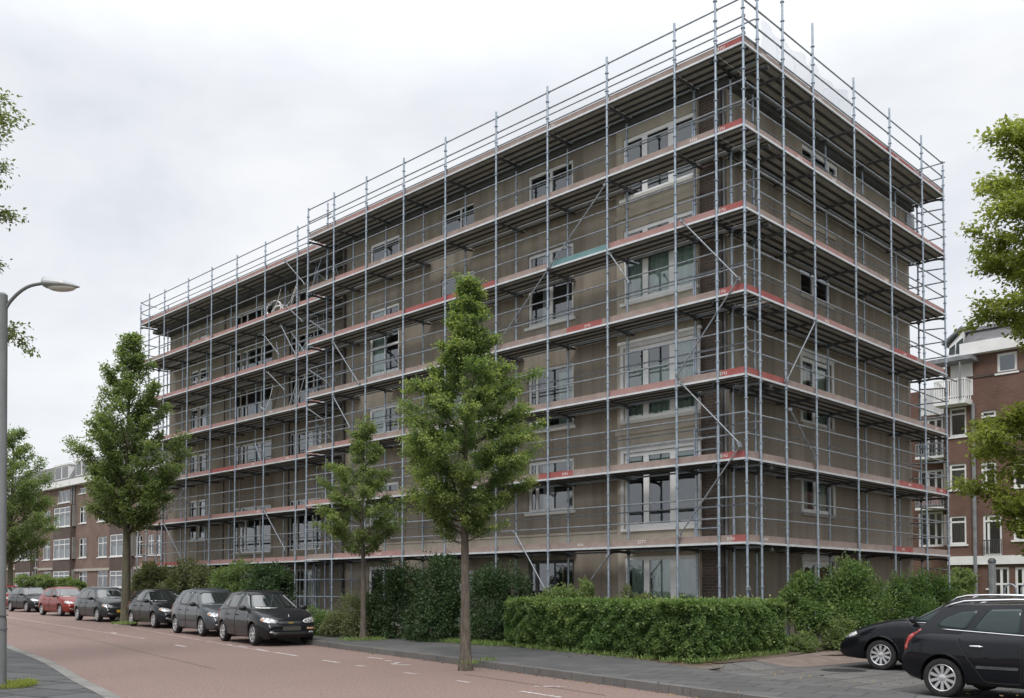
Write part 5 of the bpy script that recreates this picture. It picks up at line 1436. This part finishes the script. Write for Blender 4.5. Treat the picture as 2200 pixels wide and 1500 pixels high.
        me = bpy.data.meshes.new_from_object(bo.evaluated_get(bpy.context.evaluated_depsgraph_get()))
        bv = [v.co.copy() for v in me.vertices]; bf = [tuple(p.vertices) for p in me.polygons]
        for c in cuts: bpy.data.objects.remove(c)
        bpy.data.objects.remove(bo)
        mb = MB(); mb.add(bv, bf); mb.m = []
        for f in bf:
            c = sum((bv[i] for i in f), Vector()) / len(f); dark = 0
            for x in s.wx:
                if math.hypot(c.x - x, c.z - s.wr - .01) < ra + .004 and abs(c.y) < s.W * .985 and c.z < s.wr + ra + .02:
                    if all(math.hypot(bv[i].x - x, bv[i].z - s.wr - .01) < ra + .01 for i in f): dark = 1
            if c.z < .205: dark = 1
            mb.m.append(dark)
        mb.add(V2, F2, 0)
        hf = s.L / 2
        # wheel-arch lips
        for x in s.wx:
            for sy in (1, -1):
                pts = []
                for q in range(19):
                    a = math.radians(-12 + 204 * q / 18); px, pz = x + (ra + .004) * math.cos(a), s.wr + .01 + (ra + .004) * math.sin(a)
                    h = s.bvh.ray_cast(Vector((px, 2 * sy, max(pz, .27))), Vector((0, -sy, 0)))[0]
                    pts.append(Vector((px, (h.y if h else s.W * sy * .97), pz)))
                mb.tube(pts, .017, 6, 0)
        mb.build('body', [paint_, 'black_plastic'], root, True, 32)
        D = s.decal
        # glass
        wag = s.kind == 'estate'
        bl = .985 if not wag else .975
        fwsc = sub_outline([(-.66, 1.015), (.66, 1.015), (.50, 1.405 if not wag else 1.31), (-.50, 1.405 if not wag else 1.31)], 8, .10)
        mb = MB(); D(mb, fwsc, 'F', .004, 7); mb.build('windscreen', 'car_glass', root, True)
        mb = MB(); D(mb, sub_outline([(-.60, 1.05), (.60, 1.05), (.47, 1.28), (-.47, 1.28)], 6, .09), 'B', .004); mb.build('rear_window', 'car_glass', root, True)
        if wag:
            doors = {'front_door': [(.92, .28), (.90, .96), (-.42, .975), (-.44, .27)], 'rear_door': [(-.47, .27), (-.45, .975), (-1.36, .995), (-1.38, .84), (-1.20, .58), (-.98, .27)]}
            glas = {'front_door': [(.78, .975), (.18, 1.335), (-.36, 1.365), (-.37, .98)], 'rear_door': [(-.52, .985), (-.51, 1.365), (-1.00, 1.35), (-1.20, 1.02)], 'q': [(-1.30, 1.04), (-1.13, 1.34), (-1.42, 1.31), (-1.66, 1.20), (-1.76, 1.085)]}
        else:
            doors = {'front_door': [(.96, .28), (.92, .95), (-.12, .97), (-.14, .27)], 'rear_door': [(-.17, .27), (-.15, .97), (-.93, .985), (-.97, .82), (-.84, .56), (-.60, .27)]}
            glas = {'front_door': [(.76, 1.0), (.12, 1.40), (-.06, 1.42), (-.07, 1.0)], 'rear_door': [(-.20, 1.0), (-.18, 1.425), (-.72, 1.40), (-.98, 1.28), (-1.02, 1.02)], 'q': [(-1.10, 1.04), (-1.06, 1.27), (-1.30, 1.24), (-1.45, 1.10)]}
        for vw, sg in (('R', -1), ('L', 1)):
            if detail < 2 and vw == 'L': continue
            for dn in ('front_door', 'rear_door'):
                mb = MB(); D(mb, sub_outline(doors[dn], 9, .05), vw, .0045, 7, 0, .004); dr = mb.build('door', paint_, root, True, 32); s.outline(doors[dn], vw, dr)
                mb = MB(); D(mb, sub_outline(glas[dn], 7, .05), vw, .005, 5); mb.build('side_window', 'tinted_car_glass' if wag else 'car_glass', dr, True)
                hx = (-.02 if dn == 'front_door' else -.80) - (.30 if wag else 0)
                hz = .83 if not wag else .80
                h = s.bvh.ray_cast(Vector((hx, 2 * sg, hz)), Vector((0, -sg, 0)))[0]
                mb = MB(); mb.tube([Vector((hx + .11, h.y + .012 * sg, hz)), Vector((hx + .06, h.y + .035 * sg, hz + .004)), Vector((hx - .06, h.y + .035 * sg, hz + .004)), Vector((hx - .11, h.y + .012 * sg, hz))], [.012, .016, .016, .012], 8)
                mb.build('handle', 'chrome' if wag else paint_, dr, True)
                x0, x1 = ((.84, -.09) if dn == 'front_door' else (-.20, -.80)) if not wag else ((.84, -.40) if dn == 'front_door' else (-.50, -1.10))
                mb = MB(); D(mb, sub_outline([(x0, .475), (x0, .515), (x1, .515), (x1, .475)], 8, .01), vw, .016, 2); mb.build('moulding', 'dull_steel' if wag else 'black_plastic', dr, True, 40)
            mb = MB(); D(mb, sub_outline(glas['q'], 6, .05), vw, .004, 5); mb.build('side_window', 'tinted_car_glass' if wag else 'car_glass', root, True)
            # bright strip under the windows
            mb = MB()
            xs = np.linspace(.85, -1.68 if wag else -1.0, 22); pts = []
            for x in xs:
                zz = (.955 if wag else .985) + (.09 if wag else .015) * max(0, (-x) / 1.7)
                h = s.bvh.ray_cast(Vector((x, 2 * sg, zz)), Vector((0, -sg, 0)))
                if h[0]: pts.append(h[0] + h[1].normalized() * .004 * (1 if h[1].y * sg > 0 else -1))
            mb.tube(pts, .009, 6); mb.build('trim_strip', 'chrome' if wag else 'dull_steel', root, True)
        # wing mirrors
        for sg in (-1, 1):
            mb = MB(); c = Vector((.66 if not wag else .72, sg * (.90 if not wag else .92), 1.02)); n1, n2 = 8, 12
            for i in range(n1 + 1):
                th = math.pi * i / n1
                for q in range(n2):
                    a = 2 * math.pi * q / n2; sx = .085 if math.cos(a) > 0 else .04
                    mb.v.append(c + Vector((sx * math.sin(th) * math.cos(a), .115 * math.cos(th), .075 * math.sin(th) * math.sin(a))))
            for i in range(n1):
                for q in range(n2):
                    a = i * n2 + q; b = i * n2 + (q + 1) % n2; mb.f.append((a, b, b + n2, a + n2)); mb.m.append(0)
            mb.tube([c + Vector((.0, -sg * .08, -.02)), c + Vector((.03, -sg * .19, -.05))], .025, 6)
            mb.build('wing_mirror', 'black_plastic', root, True, 50)
        # lights
        for vw, sg in (('FR', -1), ('FL', 1)):
            mb = MB()
            D(mb, smooth_outline([(1.06, .74), (1.20, .685), (1.36, .655), (1.52, .645), (1.535, .69), (1.42, .755), (1.28, .80), (1.14, .815)] if 0 else HEAD[s.kind], 4), vw, .006, 5)
            hl = mb.build('headlight', 'lamp_lens', root, True)
            if s.kind == 'hatch' and (amber or detail > 1):
                mb = MB(); q = HEAD[s.kind]; cx_ = min(p[0] for p in q)
                D(mb, smooth_outline([(cx_ + .03, .685), (cx_ + .09, .66), (cx_ + .10, .72), (cx_ + .05, .735)], 3), vw, .010, 3); mb.build('indicator', 'amber_lens', hl, True)
        for sg in (-1, 1):
            mb = MB(); q = [(sg * y, z) for y, z in ((.50, .345), (.62, .35), (.62, .395), (.51, .385))]
            D(mb, smooth_outline(q, 3), 'F', .005, 2); mb.build('fog_lamp', 'lamp_lens', root, True)
        for vw in ('BR', 'BL'):
            mb = MB(); D(mb, smooth_outline(TAIL[s.kind], 4), vw, .008, 5); mb.build('tail_light', 'red_lens', root, True)
        gz0, gz1 = (.59, .665) if not wag else (.55, .64)
        mb = MB(); D(mb, sub_outline([(-.36, gz0), (.36, gz0), (.41, gz1), (-.41, gz1)], 6, .03), 'F', .006, 3); gr = mb.build('grille', 'black_plastic', root, True)
        mb = MB(); D(mb, sub_outline([(-.36, (gz0 + gz1) / 2 - .006), (.36, (gz0 + gz1) / 2 - .006), (.36, (gz0 + gz1) / 2 + .006), (-.36, (gz0 + gz1) / 2 + .006)], 6, .004), 'F', .014, 2)
        mb.build('grille_bar', 'dull_steel', gr, True)
        mb = MB(); D(mb, sub_outline([(-.55, .29), (.55, .29), (.48, .375), (-.48, .375)], 6, .03), 'F', .004, 3); mb.build('air_intake', 'black_plastic', root, True)
        mb = MB(); x = hf + .012; pz = .47
        mb.hexa([(x - .03, -.26, pz - .055), (x + .004, -.26, pz - .055), (x + .004, .26, pz - .055), (x - .03, .26, pz - .055), (x - .03, -.26, pz + .055), (x, -.26, pz + .055), (x, .26, pz + .055), (x - .03, .26, pz + .055)])
        mb.build('number_plate', plate, root)
        mb = MB(); D(mb, sub_outline([(-.70, .425), (-.28, .425), (-.28, .435), (-.70, .435)], 6, .003), 'F', .008, 2); mb.build('bumper_strip', 'dull_steel', root, True)
        # bonnet shut lines and wipers
        mb = MB()
        for sg in (-1, 1):
            pts = []
            for t in np.linspace(0, 1, 9):
                x = .98 + (hf - .28 - .98) * t; y = sg * (.66 - .16 * t * t)
                h = s.bvh.ray_cast(Vector((x, y, 2)), Vector((0, 0, -1)))
                if h[0] and h[0].z < 1.06: pts.append(h[0] + Vector((0, 0, .001)))
            if len(pts) > 2: mb.tube(pts, .005, 5)
        if mb.v: mb.build('bonnet_gap', 'black_plastic', root, True)
        mb = MB()
        for y0, y1 in ((-.55, -.02), (-.02, .5)):
            pts = []
            for t in np.linspace(0, 1, 7):
                h = s.bvh.ray_cast(Vector((3.5, y0 + (y1 - y0) * t, 1.035 + .02 * t)), Vector((-1, 0, 0)))[0]
                pts.append(h + Vector((.012, 0, .008)))
            mb.tube(pts, .008, 5)
        mb.build('wipers', 'black_plastic', root, True)
        if emblem:
            h = s.bvh.ray_cast(Vector((3.5, 0, .63)), Vector((-1, 0, 0)))[0]; mb = MB(); x = h.x + .02
            for (y0, y1, za, zb_) in ((-.085, -.022, .013, .022), (-.0225, .0225, .026, .026), (.022, .085, .022, .013)):
                sk = -.012
                mb.hexa([(x - .01, y0 + sk, .628 - za), (x + .012, y0 + sk, .628 - za), (x + .012, y1 + sk, .628 - zb_), (x - .01, y1 + sk, .628 - zb_), (x - .01, y0, .628 + za), (x + .012, y0, .628 + za), (x + .012, y1, .628 + zb_), (x - .01, y1, .628 + zb_)])
            mb.build('emblem', 'gold', gr)
            mb = MB(); h = s.bvh.ray_cast(Vector((hf - .25, 0, 2)), Vector((0, 0, -1)))[0]
            mb.hexa([h + Vector(q) for q in ((-.02, -.012, 0), (.02, -.012, 0), (.02, .012, 0), (-.02, .012, 0), (-.006, -.002, .07), (.0, -.002, .07), (.0, .002, .07), (-.006, .002, .07))])
            mb.build('bonnet_ornament', 'chrome', root)
            mb = MB(); D(mb, sub_outline([(.44, .445), (.74, .445), (.74, .50), (.44, .50)], 5, .01), 'F', .010, 2); mb.build('reflector_strip', 'reflector_strip', root, True)
        if wag:
            for sg in (-1, 1):
                mb = MB(); pts = []
                for t in np.linspace(0, 1, 12):
                    x = -1.75 + 1.95 * t; h = s.bvh.ray_cast(Vector((x, sg * .52, 3)), Vector((0, 0, -1)))[0]
                    pts.append(h + Vector((0, 0, .055 * min(1, 6 * t, 6 * (1 - t)))))
                mb.tube(pts, .018, 8); mb.build('roof_rail', 'chrome', root, True)
            mb = MB(); D(mb, smooth_outline([(1.05, .655), (.95, .66), (.95, .675), (1.05, .672)], 3), 'R', .006, 2); mb.build('side_repeater', 'lamp_lens', root, True)
        else:
            mb = MB(); D(mb, smooth_outline([(1.02, .70), (.96, .70), (.96, .72), (1.02, .72)], 3), 'R', .006, 2); mb.build('side_repeater', 'lamp_lens', root, True)
        # wheels
        for x in s.wx:
            for sg in (-1, 1):
                y = sg * (s.W - .115); c = (x, y, s.wr)
                mb = MB(); wr = s.wr; r1 = wr * .70
                mb.lathe([(r1, -.10 * sg), (wr - .02, -.10 * sg), (wr, -.07 * sg), (wr, .06 * sg), (wr - .012, .092 * sg), (wr - .045, .104 * sg), (r1 + .012, .098 * sg), (r1, .075 * sg)], c, 'y', 36)
                t = mb.build('wheel', 'tyre_rubber', root, True, 40)
                mb = MB()
                mb.lathe([(r1 + .002, .09 * sg), (r1 - .006, .098 * sg), (r1 - .018, .092 * sg), (r1 - .022, .05 * sg), (r1 - .03, -.05 * sg)], c, 'y', 36)
                ns = 10 if wag else 7
                for k in range(ns):
                    a = 2 * math.pi * k / ns + .3; ca, sa = math.cos(a), math.sin(a); tx, tz = -sa, ca
                    q = []
                    for (r, wd, yy) in ((.035, .017, .082), (r1 - .015, .026, .088)):
                        for dy in (0, -.025):
                            for sd in (-1, 1): q.append(Vector((x + ca * r + tx * wd * sd, y + sg * (yy + dy), s.wr + sa * r + tz * wd * sd)))
                    mb.hexa([q[0], q[1], q[3], q[2], q[4], q[5], q[7], q[6]])
                mb.lathe([(.0, .094 * sg), (.03, .094 * sg), (.052, .088 * sg), (.056, .06 * sg)], c, 'y', 18)
                mb.build('rim', 'alloy', t, True, 35)
                mb = MB(); mb.lathe([(0, .035 * sg), (r1 - .03, .035 * sg)], c, 'y', 24); mb.build('brake_disc', 'black_plastic', t)
        root.location = (loc[0], loc[1], loc[2]); root.rotation_euler = (0, 0, ang); root.scale = (size,) * 3
        return root
HEAD = {'hatch': [(.40, .70), (.50, .655), (.66, .625), (.87, .62), (.89, .66), (.80, .715), (.64, .755), (.47, .77)],
        'estate': [(.50, .69), (.62, .64), (.80, .61), (1.0, .61), (1.02, .65), (.90, .71), (.74, .75), (.58, .765)]}
TAIL = {'hatch': [(.46, .66), (.62, .66), (.68, .82), (.64, .97), (.50, .98), (.46, .82)],
        'estate': [(.70, .71), (.757, .72), (.762, .82), (.735, .92), (.69, 1.02), (.605, 1.03), (.65, .92), (.695, .81)]}

def street_car(kind, u, Y, ang, paint_, label, var=(0, 0, 0), **k):
    """place a car by its near front wheel: photograph column u at distance Y"""
    c = Car(kind, *var); x = (u - 1100) / F * Y
    ca, sa = math.cos(ang), math.sin(ang); lx, ly = c.wx[0], -c.W + .02
    ox, oy = x - (lx * ca - ly * sa), Y - (lx * sa + ly * ca)
    return c.build('parked_car', label, 'cars parked along the kerb', paint_, (ox, oy, gz(ox, oy) + .004), ang, **k)
A0 = math.atan2(-.855, .52)
street_car('hatch', 543, 26.7, A0 + .06, 'paint_charcoal', 'black hatchback with a gold emblem and dark plate at the head of the parked row', emblem=True)
street_car('hatch', 432, 31.2, A0 + .10, 'paint_grey', 'mid grey hatchback parked second in the row', var=(.03, .02, .04), plate='plate_dark')
street_car('hatch', 330, 36.6, A0 + .14, 'paint_black_blue', 'black hatchback parked just in front of the tall tree trunk', var=(-.04, -.02, -.06), amber=True)
street_car('hatch', 209, 42.2, A0 + .19, 'paint_green_black', 'greenish black hatchback with a yellow number plate behind the tall tree', var=(.035, .03, .05), plate='plate_yellow')
street_car('hatch', 129, 49.2, A0 + .24, 'paint_red', 'bright red hatchback parked along the kerb', var=(-.02, .0, -.03), detail=1)
street_car('hatch', 57, 55.6, A0 + .26, 'paint_charcoal', 'dark grey car parked behind the bright red one', var=(-.06, -.02, -.08), detail=1)
street_car('hatch', 5, 61.5, A0 + .27, 'paint_dark_red', 'dark red car partly hidden by the street lamp post', detail=1)
# estates on the forecourt
c = Car('estate'); ang = math.atan2(-.74, .67); ca, sa = math.cos(ang), math.sin(ang)
wx, wy = ground_at(2024, 1499, LOT).xy
lx, ly = c.wx[1] * .92, (-c.W + .02) * .92
c.build('parked_car', 'blue-black estate car cut off by the right edge, showing its red tail light', 'estate cars on the forecourt', 'paint_black_blue', (wx - (lx * ca - ly * sa), wy - (lx * sa + ly * ca), LOT + .004), ang, size=.92)
c = Car('estate'); ang = math.atan2(.66, -.75); ca, sa = math.cos(ang), math.sin(ang)
wx, wy = ground_at(1892, 1440, LOT).xy
lx, ly = c.wx[0] * .95, (c.W - .02) * .95
c.build('parked_car', 'black estate car with its nose to the shrubs behind the nearer estate', 'estate cars on the forecourt', 'paint_black_blue', (wx - (lx * ca - ly * sa), wy - (lx * sa + ly * ca), LOT + .004), ang, size=.95)

# ------------------------------------------------------------------ sky, sun, camera
w = bpy.data.worlds.new('World'); sc.world = w; w.use_nodes = True
n, l = w.node_tree.nodes, w.node_tree.links
bg = n['Background']; bg.inputs['Strength'].default_value = 0.1
sky = n.new('ShaderNodeTexSky'); sky.sky_type = 'NISHITA'; sky.sun_disc = False
SUN_EL, SUN_AZ = rad(50), rad(188)       # azimuth measured clockwise from +Y
sky.sun_elevation = SUN_EL; sky.sun_rotation = SUN_AZ
tc = n.new('ShaderNodeTexCoord'); mp = n.new('ShaderNodeMapping'); mp.inputs['Scale'].default_value = (1.0, 1.0, 2.2)
l.new(tc.outputs['Generated'], mp.inputs['Vector'])
f1 = noise(n, l, mp.outputs['Vector'], 2.1, 6, .55, .35)
f2 = noise(n, l, mp.outputs['Vector'], 5.5, 5, .5, .2)
cl = mix(n, l, .3, f1, f2)
cloud = ramp(n, l, cl, [(0.34, (6.1, 6.45, 7.0)), (0.46, (7.2, 7.4, 7.75)), (0.57, (8.1, 8.2, 8.35)), (0.70, (8.7, 8.75, 8.8))])
sep = n.new('ShaderNodeSeparateXYZ'); l.new(tc.outputs['Generated'], sep.inputs['Vector'])
mr = n.new('ShaderNodeMapRange'); mr.inputs['From Min'].default_value = .45; mr.inputs['From Max'].default_value = 1.0; mr.inputs['To Min'].default_value = 1.0; mr.inputs['To Max'].default_value = 2.8
l.new(sep.outputs['Z'], mr.inputs['Value'])
zen = n.new('ShaderNodeVectorMath'); zen.operation = 'SCALE'; l.new(cloud, zen.inputs[0]); l.new(mr.outputs['Result'], zen.inputs['Scale'])
fin = mix(n, l, .93, sky.outputs['Color'], zen.outputs[0])
l.new(fin, bg.inputs['Color'])

ld = bpy.data.lights.new('sun', 'SUN'); ld.energy = 1.35; ld.angle = rad(14); ld.color = (1.0, .96, .90)
so = bpy.data.objects.new('sun', ld); col.objects.link(so)
d = Vector((math.sin(SUN_AZ) * math.cos(SUN_EL), math.cos(SUN_AZ) * math.cos(SUN_EL), math.sin(SUN_EL)))
so.rotation_euler = d.to_track_quat('Z', 'Y').to_euler(); so.location = (0, -10, 30)

cd = bpy.data.cameras.new('camera'); cam = bpy.data.objects.new('camera', cd); col.objects.link(cam)
cam.location = (0, 0, EYE); cam.rotation_euler = (rad(90) + PITCH, 0, 0)
cd.sensor_fit = 'HORIZONTAL'; cd.sensor_width = 36; cd.lens = 36 * F / 2200
cd.shift_y = (V0 - 750) / 2200; cd.clip_end = 3000; cd.clip_start = .1
sc.camera = cam
sc.view_settings.view_transform = 'Standard'; sc.view_settings.look = 'None'
sc.view_settings.exposure = 0.28; sc.view_settings.gamma = 1.0; sc.view_settings.use_curve_mapping = False
sc.render.film_transparent = False
sc.cycles.transparent_max_bounces = 12; sc.cycles.max_bounces = 8
